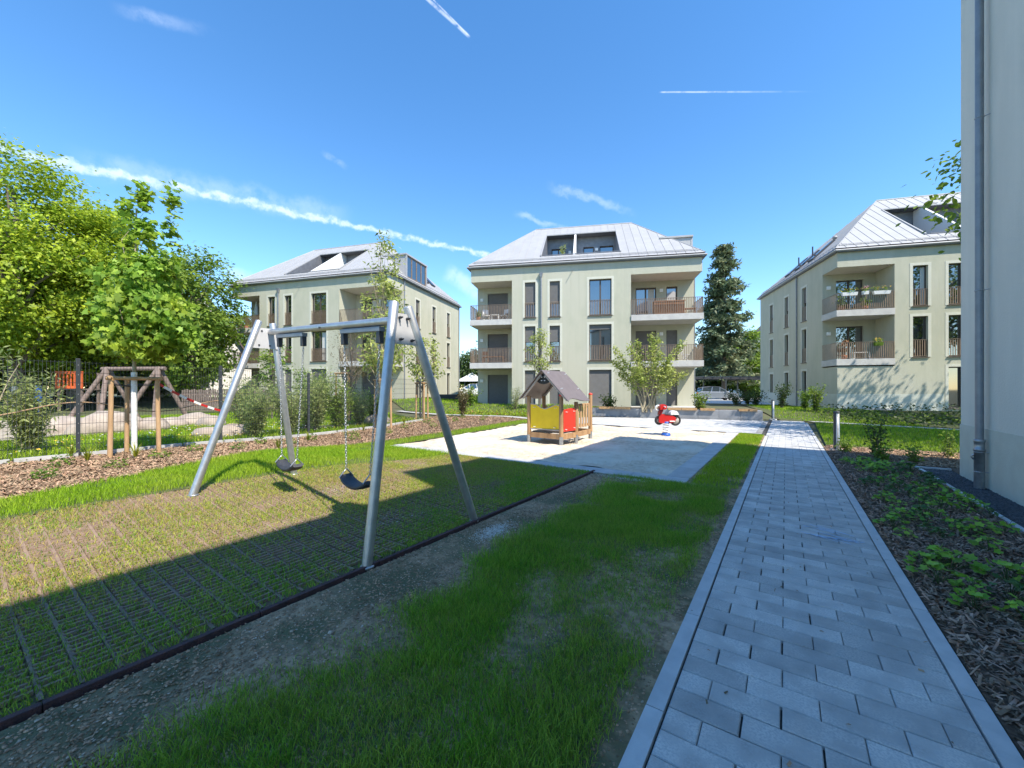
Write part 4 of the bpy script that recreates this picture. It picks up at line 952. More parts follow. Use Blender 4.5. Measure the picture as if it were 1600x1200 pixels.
    for a in (-.05, .05):
        for b in (-.05, .05): bolt(r, (xr+a, ya+.138, z+zr-.24+b), (0, -1, 0), .016).data.materials[0] = M['lamp_white']
playhouse()

# ------------------------------------------------------------------ spring rider (small motorbike on a spring)
def rider():
    r = empty('spring_rider', (-3.40, 14.38, .02), math.atan2(.568, .823), 'red motorbike spring rider on a blue and white spring in the sand', 'spring rider')
    b = lambda m, n, mt, bv=0.: m.build(n, mt, r, bevel=bv)
    def plate(pts, y0, th, n, mt): return b(MB().prism([(x, y0, z) for x, z in pts], (0, th, 0)), n, mt, .008)
    plate([(-.30, .44), (-.22, .40), (.12, .40), (.26, .46), (.30, .58), (.20, .66), (-.02, .70), (-.20, .72), (-.30, .62)], -.09, .18, 'body', 'red_body')
    plate([(-.30, .68), (-.20, .70), (-.08, .98), (-.20, 1.02), (-.27, .92)], -.07, .14, 'fork', 'red_dark')
    plate([(-.26, .86), (-.06, .88), (-.02, 1.0), (-.12, 1.06), (-.26, 1.03)], -.11, .22, 'handlebar_cowl', 'red_body')
    b(MB().tube([(-.14, -.26, .97), (-.12, 0, .99), (-.14, .26, .97)], .018, 8), 'handlebar', 'white_paint')
    b(MB().torus((-.30, 0, .93), .085, .024, 16, 8, Matrix.Rotation(math.pi/2, 3, 'X')), 'windscreen', 'white_paint')
    for x, R_ in ((-.26, .15), (.30, .18)):
        w = b(MB().torus((x, 0, .50), R_-.03, .045, 20, 8, Matrix.Rotation(math.pi/2, 3, 'X')), 'tyre', 'tyre')
        b(MB().lathe([(.0, -.03), (R_-.05, -.03), (R_-.05, .03), (0, .03)], (x, 0, .50), 16, 'y'), 'hub', 'hpl_grey')
    pts = [(.10, .70)]+[(.23+.14*math.cos(a), .70+.14*math.sin(a)) for a in np.linspace(math.pi, 0, 9)]+[(.42, .69)]
    plate(pts, -.12, .24, 'seat_back', 'white_paint'); plate([(-.1, .70), (.38, .665), (.40, .69), (-.1, .725)], -.11, .22, 'saddle', 'dark_metal')
    b(MB().box(.05, .22, -.17, .17, .46, .49), 'footrest', 'white_paint', .006)
    b(MB().lathe([(.12, .40), (.12, .455), (.05, .47)], (-.03, 0, 0), 16), 'spring_head', 'blue_paint')
    pts = [(-.03+.095*math.cos(t), .095*math.sin(t), .05+.36*t/(2*math.pi*4.2)) for t in np.linspace(0, 2*math.pi*4.2, 84)]
    b(MB().tube(pts, .019, 7), 'spring', 'white_paint')
    b(MB().lathe([(.0, .06), (.13, .06), (.15, .0), (.15, -.1)], (-.03, 0, 0), 18), 'spring_base', 'blue_paint')
rider()

# ------------------------------------------------------------------ bollard lights
def bollard(x, y, h, label):
    r = empty('bollard_light', (x, y, g1(x, y)), R(200), label, 'bollard light', 'bollard lights along the path')
    MB().lathe([(.0, .02), (.17, .02), (.17, -.1)], (0, 0, 0), 20).build('footing', 'slab', r)
    MB().lathe([(.065, .02), (.065, h-.16), (.062, h-.158)], (0, 0, 0), 20).build('post', 'galv', r)
    MB().lathe([(.058, h-.16), (.058, h-.055)], (0, 0, 0), 20).build('diffuser', 'lamp_white', r)
    MB().lathe([(.066, h-.055), (.067, h-.005), (.06, h), (0, h)], (0, 0, 0), 20).build('cap', 'anthracite', r)
    V = []
    MB().add([( .0675*math.cos(a), .0675*math.sin(a), z) for z in (.025, h-.05) for a in np.linspace(-1.0, 1.0, 10)], [(i, i+1, i+11, i+10) for i in range(9)], True).build('front_cover', 'anthracite', r)
bollard(1.10, 13.44, 1.02, 'grey bollard light standing by the shadow edge right of the path')
bollard(-.55, 24.75, 1.02, 'dark bollard light at the far end of the planter wall')

# ------------------------------------------------------------------ planter wall with timber seats
WA, WB = Vector((-9.6, 21.55, 0)), Vector((-.95, 23.67, 0))
pw = empty('planter_wall', (-5, 22.6, 0), 0, 'low grey concrete planter wall with timber seat tops before the middle house', 'wall')
wd = (WB-WA).normalized(); wn = Vector((-wd.y, wd.x, 0)); n = 9
for k in range(n):
    a = WA.lerp(WB, k/n)+wd*.004; b = WA.lerp(WB, (k+1)/n)-wd*.004
    world_part(MB().bar(a+wn*.15+Vector((0, 0, .2)), b+wn*.15+Vector((0, 0, .2)), .30, .60).build('wall_block', 'concrete_wall', bevel=.008), pw)
for k in range(2):
    a = WB+wn*(.31+k*1.0)-wd*.15; b = a+wn*.99
    world_part(MB().bar(a+Vector((0, 0, .2)), b+Vector((0, 0, .2)), .30, .60).build('wall_block', 'concrete_wall', bevel=.008), pw)
def wall_at(u):
    k = (u-800)/620; d = lambda p: -math.sin(YAW)*p.x+math.cos(YAW)*p.y; l = lambda p: math.cos(YAW)*p.x+math.sin(YAW)*p.y
    t = (k*d(WA)-l(WA))/((l(WB)-l(WA))-k*(d(WB)-d(WA))); return WA.lerp(WB, t)
for u0, u1 in ((936, 960), (961, 985), (1044, 1064), (1065, 1089), (1094, 1117), (1154, 1169), (1170.5, 1183)):
    a = wall_at(u0); b = wall_at(u1); s_ = None
    s_ = world_part(MB().bar(a+wn*.13+Vector((0, 0, .515)), b+wn*.13+Vector((0, 0, .515)), .40, .02).build('timber_seat', 'dark_metal'), pw)
    for j in range(4):
        off = -.045+j*.105
        o = MB().bar(a+wn*off+Vector((0, 0, .555)), b+wn*off+Vector((0, 0, .555)), .09, .055).build('slat', 'bench_wood', bevel=.006)
        o.parent = s_
        if j == 0: MBo = MB().bar(a+wn*(-.085)+Vector((0, 0, .535)), b+wn*(-.085)+Vector((0, 0, .535)), .02, .13).build('front_board', 'bench_wood'); MBo.parent = s_
A_, B_ = WA+wn*.3, WB+wn*.3-wd*.3
ps = MB().poly([tuple(A_+Vector((0, 0, .43))), tuple(B_+Vector((0, 0, .43))), tuple(B_+wn*2.0+Vector((0, 0, .43))), (-4.6, 26.4, .46), tuple(A_+wn*2.6+Vector((0, 0, .45)))]).build('planter_soil', 'soil')
tag(ps, 'dark planting soil behind the concrete planter wall', 'soil', kind='structure')

# ------------------------------------------------------------------ mesh fence
fence = empty('mesh_fence', (-12, 5, .2), 0, 'dark green double-rod mesh fence between the mulch bed and the play garden', 'fence')
FH = 1.88
for (x, y) in FP:
    z = g1(x, y); m = MB().box(x-.025, x+.025, y-.03, y+.03, z-.3, z+FH+.05); o = world_part(m.build('post', 'anthracite', bevel=.004), fence)
    c = MB()
    for i in range(10): c.box(x+.025, x+.031, y-.006, y+.006, z+.08+i*.19, z+.10+i*.19)
    o2 = c.build('clamp_screws', 'galv'); o2.parent = o
for (x0, y0), (x1, y1) in zip(FP[:-1], FP[1:]):
    L_ = math.hypot(x1-x0, y1-y0); n = int(L_/.05); V = []; F = []; r = .0025
    def wire(a, b):
        a = Vector(a); b = Vector(b); d = (b-a).normalized(); p = d.orthogonal().normalized(); q = d.cross(p); k = len(V)
        for e in (a, b):
            for t in range(3): V.append(tuple(e+(p*math.cos(t*2.1)+q*math.sin(t*2.1))*r))
        for t in range(3): F.append((k+t, k+(t+1) % 3, k+3+(t+1) % 3, k+3+t))
    P = lambda f, z: (x0+(x1-x0)*f, y0+(y1-y0)*f, g1(x0, y0)*(1-f)+g1(x1, y1)*f+z)
    for i in range(1, n): wire(P(i/n, .04), P(i/n, FH))
    for i in range(10): z = .05+i*.2; wire(P(0.01, z), P(.99, z)); wire(P(.01, z+.008), P(.99, z+.008))
    world_part(MB().add(V, F).build('mesh_panel', 'anthracite'), fence)

# ------------------------------------------------------------------ stake frames
def stake_frame(x, y, rad, h, label, rot=0., r=.04):
    z = g1(x, y); root = empty('tree_stakes', (x, y, z), rot, label, 'tree stakes', 'timber tree stake frames')
    ps = [(rad*math.cos(a), rad*math.sin(a)) for a in (R(-60), R(60), R(180))]
    for px, py in ps: MB().tube([(px*1.04, py*1.04, -.2), (px, py, h*.5), (px*.97, py*.97, h)], [r, r*.97, r*.92], 10).build('stake', 'stake_wood', root)
    for i in range(3):
        a, b = ps[i], ps[(i+1) % 3]; d = Vector((b[0]-a[0], b[1]-a[1], 0)).normalized()*.07
        MB().tube([(a[0]-d.x, a[1]-d.y, h-.04+i*.006+.06), (b[0]+d.x, b[1]+d.y, h-.04+i*.006+.06)], r*.85, 8).build('crossbar', 'stake_wood', root)
    MB().tube([(ps[0][0]*.9, ps[0][1]*.9, h-.1), (0, 0, h-.14), (ps[1][0]*.9, ps[1][1]*.9, h-.1), (0, 0, h-.10), (ps[2][0]*.9, ps[2][1]*.9, h-.1)], .014, 5).build('tie', 'dark_metal', root)
    return root
stake_frame(-10.75, 2.22, .40, 1.52, 'three golden timber stakes with crossbars around the young maple', 0.)
stake_frame(-12.0, 9.15, .32, 1.75, 'golden timber stakes half hidden behind the near steel swing leg', .3)
stake_frame(-14.3, 13.2, .32, 1.7, 'timber stakes around the slim trunk right of the fence end', .5)
stake_frame(*bearing(538, 17.5), .34, 2.1, 'timber stakes among shrubs behind the fence, seen between the swing chains', .9)

# ------------------------------------------------------------------ parked cars and carport
def car(name, loc, rz, m, label):
    r = empty(name, loc, rz, label, 'car', 'cars parked behind the houses')
    side = [(-2.05, .30), (-2.10, .55), (-2.02, .82), (-1.75, .95), (1.05, .92), (1.75, .80), (2.02, .66), (2.10, .42), (2.05, .28)]
    b = MB(); V = []; F = []
    for (y, sc) in ((-.86, .94), (-.80, 1.), (.80, 1.), (.86, .94)): V += [(x*(.985 if sc < 1 else 1), y, .28+(z-.28)*sc) for x, z in side]
    k = len(side)
    for i in range(3):
        for j in range(k): F.append((i*k+j, i*k+(j+1) % k, (i+1)*k+(j+1) % k, (i+1)*k+j))
    F.append(tuple(range(k))[::-1]); F.append(tuple(range(3*k, 4*k))); b.add(V, F); b.build('body', m, r, bevel=.03)
    cab = [(-1.85, .93), (-1.45, 1.36), (-.6, 1.46), (.25, 1.42), (1.10, .91)]; V = []; F = []
    for y, kk in ((-.80, 0), (-.62, 1), (.62, 1), (.80, 0)):
        V += [(x, y if kk == 0 and z < 1 else math.copysign(.66 if kk else .78-.14*(z-.9)/.5, y), z if kk or z < 1 else z-.02) for x, z in cab]
    k = 5
    for i in range(3):
        for j in range(k): F.append((i*k+j, i*k+(j+1) % k, (i+1)*k+(j+1) % k, (i+1)*k+j))
    F.append(tuple(range(k))[::-1]); F.append(tuple(range(3*k, 4*k))); MB().add(V, F).build('cabin_glass', 'glass', r)
    MB().prism([(-1.50, -.64, 1.365), (-.6, -.64, 1.475), (.27, -.64, 1.435), (.27, -.64, 1.46), (-.6, -.64, 1.50), (-1.52, -.64, 1.385)], (0, 1.28, 0)).build('roof', m, r)
    for x in (-.55, .30, -1.52):
        for s_ in (-1, 1): MB().bar((x-.1, s_*.80, .92), (x+(-.02 if x > 0 else .05), s_*.665, 1.43), .05, .05).build('pillar', m, r)
    for s_ in (-1, 1): MB().bar((1.1, s_*.78, .92), (.26, s_*.64, 1.43), .05, .05).build('pillar', m, r)
    for x in (-1.3, 1.32):
        for s_ in (-1, 1):
            w = MB().torus((x, s_*.78, .32), .24, .085, 18, 8, Matrix.Rotation(math.pi/2, 3, 'X')).build('wheel', 'tyre', r)
            MB().lathe([(.0, -.05*s_), (.2, -.02*s_), (.21, .04*s_)], (x, s_*.84, .32), 14, 'y').build('rim', 'galv', w)
    for s_ in (-1, 1):
        MB().box(1.86, 2.07, s_*.66-.14, s_*.66+.14, .60, .70).build('headlight', 'lamp_white', r, bevel=.03); MB().box(-2.10, -2.0, s_*.70-.12, s_*.70+.12, .68, .86).build('tail_light', 'red_body', r, bevel=.02)
        MB().box(.72, .9, s_*.93-.08, s_*.93+.08, .92, 1.04).build('mirror', m, r, bevel=.03)
    return r
cx, cy = bearing(1117, 43); car('parked_car', (cx, cy, .395), math.atan2(.568, .823)-.12, 'car_silver', 'silver hatchback parked in the shade behind the planter wall')
cx, cy = bearing(737, 46); car('parked_car', (cx, cy, .72), math.atan2(.568, .823)+math.pi+.1, 'car_white', 'white car glimpsed in the gap between the left and middle houses')
cp = empty('carport', (*bearing(1150, 45.5), .39), math.atan2(.568, .823), 'grey open carport frame above the silver car', 'carport')
MB().box(-7, 6, -2.6, -2.45, 2.3, 2.5).build('beam', 'dark_metal', cp); MB().box(-7, 6, 2.45, 2.6, 2.3, 2.5).build('beam', 'dark_metal', cp)
for i in range(14): MB().box(-6.9+i*.98, -6.82+i*.98, -2.7, 2.7, 2.5, 2.62).build('rafter', 'anthracite', cp)
for x in (-6.8, -2.5, 1.6, 5.8):
    for y in (-2.5, 2.5): MB().box(x-.06, x+.06, y-.06, y+.06, -.1, 2.25).build('post', 'anthracite', cp)
# small white garden pavilion and buildings far behind
tp = empty('pavilion', (*bearing(738, 62), .7), .4, 'white pointed tent roof far behind the white car', 'tent'); MB().add([(-2, -2, 2.1), (2, -2, 2.1), (2, 2, 2.1), (-2, 2, 2.1), (0, 0, 3.5)], [(0, 1, 4), (1, 2, 4), (2, 3, 4), (3, 0, 4)]).build('canopy', 'white_paint', tp)
for a in (-1.9, 1.9):
    for b in (-1.9, 1.9): MB().box(a-.05, a+.05, b-.05, b+.05, -.1, 2.12).build('pole', 'white_paint', tp)
def gable_house(name, loc, rz, w, d, h, rise, label, wm='white_wall', rm='roof_tile'):
    r = empty(name, loc, rz, label, 'house')
    MB().prism([(-w/2, -d/2, -.5), (w/2, -d/2, -.5), (w/2, -d/2, h), (0, -d/2, h+rise), (-w/2, -d/2, h)], (0, d, 0)).build('wall', wm, r)
    m = MB(); k = rise/(w/2); ov = .45
    for s_ in (-1, 1):
        m.prism([(0, -d/2-ov, h+rise+.02), (s_*(w/2+ov), -d/2-ov, h-k*ov+.02), (s_*(w/2+ov), -d/2-ov, h-k*ov+.26), (0, -d/2-ov, h+rise+.28)], (0, d+2*ov, 0))
    m.build('roof', rm, r)
    for x in (-w*.22, w*.22): window(r, 1.1, 1.3, (x, -d/2, h-1.7), 0, 0, False, True, False)
    return r
gx, gy = bearing(322, 42); gable_house('gabled_house', (gx, gy, .7), YAW+.62, 9.0, 9, 2.6, 7.6, 'white gabled house behind the maple tree at the left')
gx, gy = bearing(1205, 66); gable_house('gabled_house', (gx, gy, .4), YAW-.3, 11, 10, 7.0, 5.4, 'brown-roofed house peeking out left of the right apartment house')
for o in [o for o in bpy.data.objects if o.name.startswith('tmp')]: bpy.data.objects.remove(o)

# ------------------------------------------------------------------ vegetation builders
MAPLE = [(0, 0), (.28, .10), (.50, .02), (.40, .28), (.62, .50), (.34, .55), (.20, .72), (0, 1.05), (-.20, .72), (-.34, .55), (-.62, .50), (-.40, .28), (-.50, .02), (-.28, .10)]
RHOMB = [(0, 0), (.30, .42), (0, 1.0), (-.30, .42)]
OVAL = [(0, 0), (.24, .25), (.27, .6), (0, 1.0), (-.27, .6), (-.24, .25)]
LEAF = [(0, 0), (.19, .4), (0, 1.0), (-.19, .4)]
LANCE = [(0, 0), (.13, .4), (0, 1.0), (-.13, .4)]
LOBED = [(0, .12), (.30, -.06), (.55, .12), (.46, .34), (.62, .62), (.30, .66), (0, .95), (-.30, .66), (-.62, .62), (-.46, .34), (-.55, .12), (-.30, -.06)]
def leaf_arrays(C, size, shape, rng, up=.5, droop=0., outward=None, fold=.18):
    n = len(C); k = len(shape); S2 = np.array(shape)
    nrm = rng.normal(0, 1, (n, 3)); nrm[:, 2] = np.abs(nrm[:, 2])+up
    if outward is not None: nrm += outward*.8
    nrm /= np.linalg.norm(nrm, axis=1)[:, None]
    t = rng.normal(0, 1, (n, 3)); t[:, 2] -= droop; t -= nrm*(t*nrm).sum(1)[:, None]; t /= np.linalg.norm(t, axis=1)[:, None]+1e-9
    b = np.cross(nrm, t); s = (size*rng.uniform(.65, 1.3, n))[:, None, None]
    V = C[:, None]+s*(b[:, None]*S2[None, :, :1]+t[:, None]*S2[None, :, 1:]+nrm[:, None]*(np.abs(S2[None, :, :1])*fold))
    return V.reshape(-1, 3), np.arange(n*k).reshape(n, k)
def leaf_mesh(name, C, size, shape, m, rng, **kw):
    V, F = leaf_arrays(np.asarray(C), size, shape, rng, **kw); return npmesh(name, V, F, m)
def crown_points(ells, ncl, rng, shell=.6, minc=14):
    vol = np.array([e[3]*e[4]*e[5] for e in ells]); cnt = np.maximum(minc, (ncl*vol/vol.sum()).astype(int)); P = []
    for e, c in zip(ells, cnt):
        d = rng.normal(0, 1, (c, 3)); d /= np.linalg.norm(d, axis=1)[:, None]; r = rng.random(c)**(1/3)*(1-shell)+shell*rng.uniform(.75, 1.0, c)
        P.append(np.array(e[:3])+d*r[:, None]*np.array(e[3:]))
    return np.concatenate(P)
def tree(name, loc, label, ells, ncl, nl, lsize, lm, bark='bark', trunk=(.2, .05), th=None, cr=.6, seed=1, shape=RHOMB, group=None, limbs=16, wob=.15, cat='tree', up=.5, lean=(0, 0), whitewash=0., limb_min=.15):
    rng = np.random.default_rng(seed); root = empty(name, loc, 0, label, cat, group)
    top = th or max(e[2]+e[5]*.6 for e in ells); C = crown_points(ells, ncl, rng)
    tr = MB(); n = 8; axis = []
    for i in range(n+1):
        f = i/n; axis.append(Vector((lean[0]*f+rng.normal(0, wob)*f*.6*(f < .99), lean[1]*f+rng.normal(0, wob)*f*.6, top*f-(.25 if i == 0 else 0))))
    rad = [trunk[0]*(1-f)+trunk[1]*f for f in np.linspace(0, 1, n+1)]; rad[0] *= 1.25
    tr.tube(axis, rad, 10)
    low = min(e[2]-e[5] for e in ells)
    for c in C[rng.permutation(len(C))[:limbs]]:
        f = np.clip((c[2]*.72-.1*top)/top, limb_min, .93); i = int(f*n); p = axis[i].lerp(axis[min(i+1, n)], f*n-i); q = Vector(c)
        mid = p.lerp(q, .5)+Vector(rng.normal(0, .12*(q-p).length, 3)); r0 = max(.012, (trunk[0]*(1-f)+trunk[1]*f)*.5)
        tr.tube([p, mid, q], [r0, r0*.6, r0*.2], 6, False)
    tr.build('trunk', bark, root)
    if whitewash: MB().tube([axis[0].lerp(axis[1], max(0, t)*n) for t in np.linspace(.0, whitewash/top, 6)], [trunk[0]*1.12]*6, 12).build('whitewash', 'lime_paint', root)
    idx = rng.integers(0, len(C), nl); pos = C[idx]+rng.normal(0, cr/2, (nl, 3))*np.array([1, 1, .7])
    cen = np.array([np.mean([e[0] for e in ells]), np.mean([e[1] for e in ells]), np.mean([e[2] for e in ells])]); ow = pos-cen; ow /= np.linalg.norm(ow, axis=1)[:, None]+1e-6
    link('crown', leaf_mesh('crown', pos, lsize, shape, lm, rng, up=up, outward=ow, droop=.5), root)
    return root
def shrub(name, x, y, label, h, spread, nst, nlf, lsize, lm, seed, shape=RHOMB, bark='bark', group=None, cat='shrub', r=.012, bare=.15, dz=0., up=.3):
    rng = np.random.default_rng(seed); root = empty(name, (x, y, g1(x, y)+dz), 0, label, cat, group); st = MB(); P = []
    for i in range(nst):
        a = rng.uniform(0, 2*np.pi); e = spread*rng.uniform(.25, 1); hh = h*rng.uniform(.6, 1.05)
        p0 = Vector((rng.normal(0, .04), rng.normal(0, .04), -.05)); p2 = Vector((e*math.cos(a), e*math.sin(a), hh)); p1 = p0.lerp(p2, .5)+Vector((-.25*p2.x, -.25*p2.y, .1*hh))+Vector(rng.normal(0, .05*h, 3))
        pts = [p0.lerp(p1, t).lerp(p1.lerp(p2, t), t) for t in np.linspace(0, 1, 6)]; st.tube(pts, [r*(1-.8*t) for t in np.linspace(0, 1, 6)], 5, False)
        k = max(1, nlf//nst); t = rng.uniform(bare, 1, k)
        for q in t: b = p0.lerp(p1, q).lerp(p1.lerp(p2, q), q); P.append(tuple(b+Vector(rng.normal(0, .05+.09*spread*q, 3))))
    st.build('stems', bark, root); P = np.array(P); P[:, 2] = np.maximum(P[:, 2], .03)
    link('foliage', leaf_mesh('foliage', P, lsize, shape, lm, rng, up=up), root); return root

# ---- young maple in its stakes
mx, my = -10.62, 2.22
mells = [(.15, .1, 2.3, .72, .66, .45), (.2, .15, 2.85, .80, .74, .55), (.2, .15, 3.45, .60, .56, .5), (.55, .40, 2.45, .45, .45, .42), (.52, .36, 3.85, .22, .20, .6), (.60, .42, 4.75, .06, .06, .70), (.10, .07, 4.0, .24, .22, .55), (.14, .10, 4.85, .06, .06, .70), (-.12, -.08, 4.5, .06, .06, .62), (-.25, -.2, 3.5, .32, .32, .4)]
tree('young_maple', (mx, my, g1(mx, my)), 'young maple with fresh green leaves and a whitewashed trunk in front of the fence', mells, 430, 5600, .105, 'leaf_maple', 'bark_pale', (.042, .012), 4.9, .14, 21, MAPLE, limbs=40, wob=.04, whitewash=1.36, up=.25, limb_min=.40)
# ---- slim young trees by the fence end
bx_, by_ = -12.0, 9.15
tree('young_tree', (bx_, by_, g1(bx_, by_)), 'tall airy young tree rising above the swing top', [(0, 0, 3.0, .75, .8, .9), (.1, 0, 4.4, .6, .7, 1.1), (0, .1, 6.0, .42, .5, 1.1), (-.1, 0, 2.3, .6, .6, .4)], 150, 2600, .17, 'leaf_pale', 'bark_pale', (.045, .010), 6.6, .26, 31, LEAF, limbs=40, wob=.06, up=.1)
tree('young_tree', (-14.3, 13.2, g1(-14.3, 13.2)), 'slim young tree with loose pale leaves right of the rear swing leg', [(0, 0, 3.0, .9, .9, 1.0), (.2, 0, 2.2, .7, .7, .4)], 80, 1000, .13, 'leaf_pale', 'bark', (.05, .015), 3.6, .28, 32, OVAL, limbs=26, wob=.05, up=.2)
sx_, sy_ = bearing(548, 17.5)
tree('young_tree', (sx_, sy_, g1(sx_, sy_)), 'bronze-leaved feathery young tree seen between the swing chains', [(0, 0, 3.2, .9, .9, 1.2), (-.1, 0, 2.2, .8, .8, .5)], 70, 900, .10, 'leaf_bronze', 'bark', (.04, .01), 4.2, .3, 33, LANCE, limbs=40, wob=.06)
sx_, sy_ = bearing(425, 18.5)
tree('young_tree', (sx_, sy_, g1(sx_, sy_)), 'small green young tree before the left house, behind the rear left swing leg', [(0, 0, 2.6, .7, .7, 1.1)], 50, 900, .12, 'leaf_mid', 'bark', (.04, .01), 3.6, .3, 34, OVAL, limbs=20, wob=.05)
sx_, sy_ = bearing(843, 24.2)
tree('young_tree', (sx_, sy_, g1(sx_, sy_)), 'slender pale green tree directly behind the playhouse roof', [(0, 0, 3.5, .75, .75, 1.3), (0, 0, 4.6, .35, .35, .7)], 60, 1000, .13, 'leaf_pale', 'bark', (.07, .015), 4.2, .28, 35, OVAL, limbs=24, wob=.05)
# ---- multi-stem tree in the planter
def multistem():
    x, y = -3.55, 23.55; rng = np.random.default_rng(41)
    x, y = bearing(1014, 21.9)
    root = empty('multistem_tree', (x, y, .43), 0, 'spreading multi-stem tree with pale bark in the planter before the middle house', 'tree'); st = MB(); P = []
    cr, cf = Vector((.823, .568, 0)), Vector((-.568, .823, 0))
    tips = [(-1.9, 2.9, .3), (-1.2, 3.6, -.4), (-.5, 4.0, .5), (.15, 4.3, 0), (.7, 4.2, .4), (1.7, 3.8, -.3), (1.4, 2.5, .5), (-.9, 2.4, -.6), (2.0, 2.2, 0), (-1.5, 2.2, .4), (.3, 3.2, -.8), (.9, 3.0, -.6), (-.2, 3.0, .9), (-1.9, 3.5, 0), (1.0, 2.3, -.7)]
    base = [(-.35, 0), (-.12, .1), (.1, -.05), (.3, .05)]
    for i, (a, h, dd) in enumerate(tips):
        b0 = base[i % 4]; p0 = cr*b0[0]+cf*b0[1]-Vector((0, 0, .1)); p2 = cr*a+cf*dd*1.2+Vector((0, 0, h-.15)); p1 = cr*(a*.30)+cf*dd*.3+Vector((0, 0, h*.55))
        pts = [p0.lerp(p1, t).lerp(p1.lerp(p2, t), t) for t in np.linspace(0, 1, 9)]; st.tube(pts, [(.055 if i < 6 else .03)*(1-.82*t) for t in np.linspace(0, 1, 9)], 7, False)
        for k in range(19):
            q = .48+.52*(k/18)**.8; b = p0.lerp(p1, q).lerp(p1.lerp(p2, q), q)
            for j in range(18): P.append(tuple(b+Vector(rng.normal(0, .20*(1.25-q*.75), 3))))
    st.build('trunk', 'bark_pale', root); link('crown', leaf_mesh('crown', np.array(P), .13, OVAL, 'leaf_pale', rng, up=.5), root)
multistem()

# ---- tall trees behind the play garden
def big(u, d, top, rw, rz_lo, lm, label, seed, nl=26000, ls=.34, cr=1.5, ncl=190, name='broadleaf_tree', shape=RHOMB, dz=0.):
    x, y = bearing(u, d); mid = (top+rz_lo)/2; hz = (top-rz_lo)/2
    e = [(0, 0, mid, rw, rw, hz), (rw*.35, -rw*.3, mid-hz*.3, rw*.75, rw*.75, hz*.6), (-rw*.4, rw*.2, mid-hz*.25, rw*.7, rw*.7, hz*.6), (rw*.1, rw*.3, mid+hz*.35, rw*.6, rw*.6, hz*.6)]
    return tree(name, (x, y, g1(x, y)+dz), label, e, ncl, nl, ls, lm, 'bark', (.38, .06), top*.85, cr, seed, shape, 'tall trees behind the play garden', 22, .3)
big(25, 23, 15.3, 4.6, 2.6, 'leaf_beech', 'big yellow-green beech at the left edge', 51, 46000, .23, 1.0, 330)
big(118, 27, 14.6, 4.3, 1.5, 'leaf_beech', 'yellow-green beech just left of the young maple', 52, 42000, .24, 1.0, 300)
big(205, 31, 11.8, 4.4, 1.2, 'leaf_mid', 'mid-green tree directly behind the young maple', 53, 34000, .26, 1.1, 260)
big(300, 29, 11.8, 3.1, .8, 'leaf_mid', 'green tree at the right end of the tall tree row', 54, 20000, .25, .9, 180)
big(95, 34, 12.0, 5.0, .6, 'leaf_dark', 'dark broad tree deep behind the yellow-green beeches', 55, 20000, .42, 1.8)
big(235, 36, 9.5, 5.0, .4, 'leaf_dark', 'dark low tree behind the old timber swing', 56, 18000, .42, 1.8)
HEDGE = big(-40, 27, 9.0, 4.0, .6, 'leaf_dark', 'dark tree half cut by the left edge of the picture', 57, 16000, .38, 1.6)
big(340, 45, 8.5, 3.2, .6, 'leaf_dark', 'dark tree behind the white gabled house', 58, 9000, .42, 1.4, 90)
big(385, 55, 11.5, 3.0, .6, 'leaf_mid', 'tree seen under the left balconies of the left house', 59, 9000, .42, 1.4, 90)
for (u, d, ang, lab) in ((-220, 24, 1.1, 'bushy green tree just outside the left edge of the picture'), (-520, 26, 2.3, 'second bushy green tree farther outside the left edge'), (-950, 24, 3.9, 'third bushy green tree far outside the left edge')):
    c = copy_tree(HEDGE); x, y = bearing(u, d); c.location = (x, y, g1(x, y)); c.rotation_euler.z = ang; c['label'] = lab
# trees behind the middle and right houses
def back(u, d, top, rw, lo, lm, label, seed, nl=11000, ls=.40, cr=1.3):
    t = big(u, d, top, rw, lo, lm, label, seed, nl, ls, cr, 100); t['group'] = 'trees behind the apartment houses'; return t
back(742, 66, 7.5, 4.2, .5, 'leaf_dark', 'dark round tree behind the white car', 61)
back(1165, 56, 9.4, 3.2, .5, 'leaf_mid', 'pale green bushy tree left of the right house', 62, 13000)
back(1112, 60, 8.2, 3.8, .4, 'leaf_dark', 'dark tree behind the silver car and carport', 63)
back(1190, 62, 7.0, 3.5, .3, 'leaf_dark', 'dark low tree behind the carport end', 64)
def conifer(u, d, h, w, label, seed):
    x, y = bearing(u, d); rng = np.random.default_rng(seed); root = empty('pine_tree', (x, y, .4), 0, label, 'tree'); tr = MB(); tr.tube([(0, 0, -.2), (.1, 0, h*.5), (0, 0, h*.98)], [.32, .2, .04], 9); P = []; O = []
    for i in range(230):
        f = rng.uniform(.10, 1.0); z = h*f; r = w*(1.12-f)**.75*rng.uniform(.55, 1.15); a = rng.uniform(0, 2*np.pi); p = Vector((0, 0, z)); q = Vector((r*math.cos(a), r*math.sin(a), z+r*rng.uniform(-.25, .12)))
        tr.tube([p, p.lerp(q, .5)+Vector((0, 0, .12)), q], [.05, .03, .01], 4, False)
        for k in range(70):
            t = rng.uniform(.3, 1.05); b = p.lerp(q, t); P.append(tuple(b+Vector(rng.normal(0, .22, 3)*np.array([1, 1, .55]))))
    tr.build('trunk', 'bark', root); link('crown', leaf_mesh('crown', np.array(P), .55, LEAF, 'leaf_conifer', rng, up=.4), root)
conifer(1131, 49, 18.6, 4.0, 'tall dark pine behind the gap right of the middle house', 71)
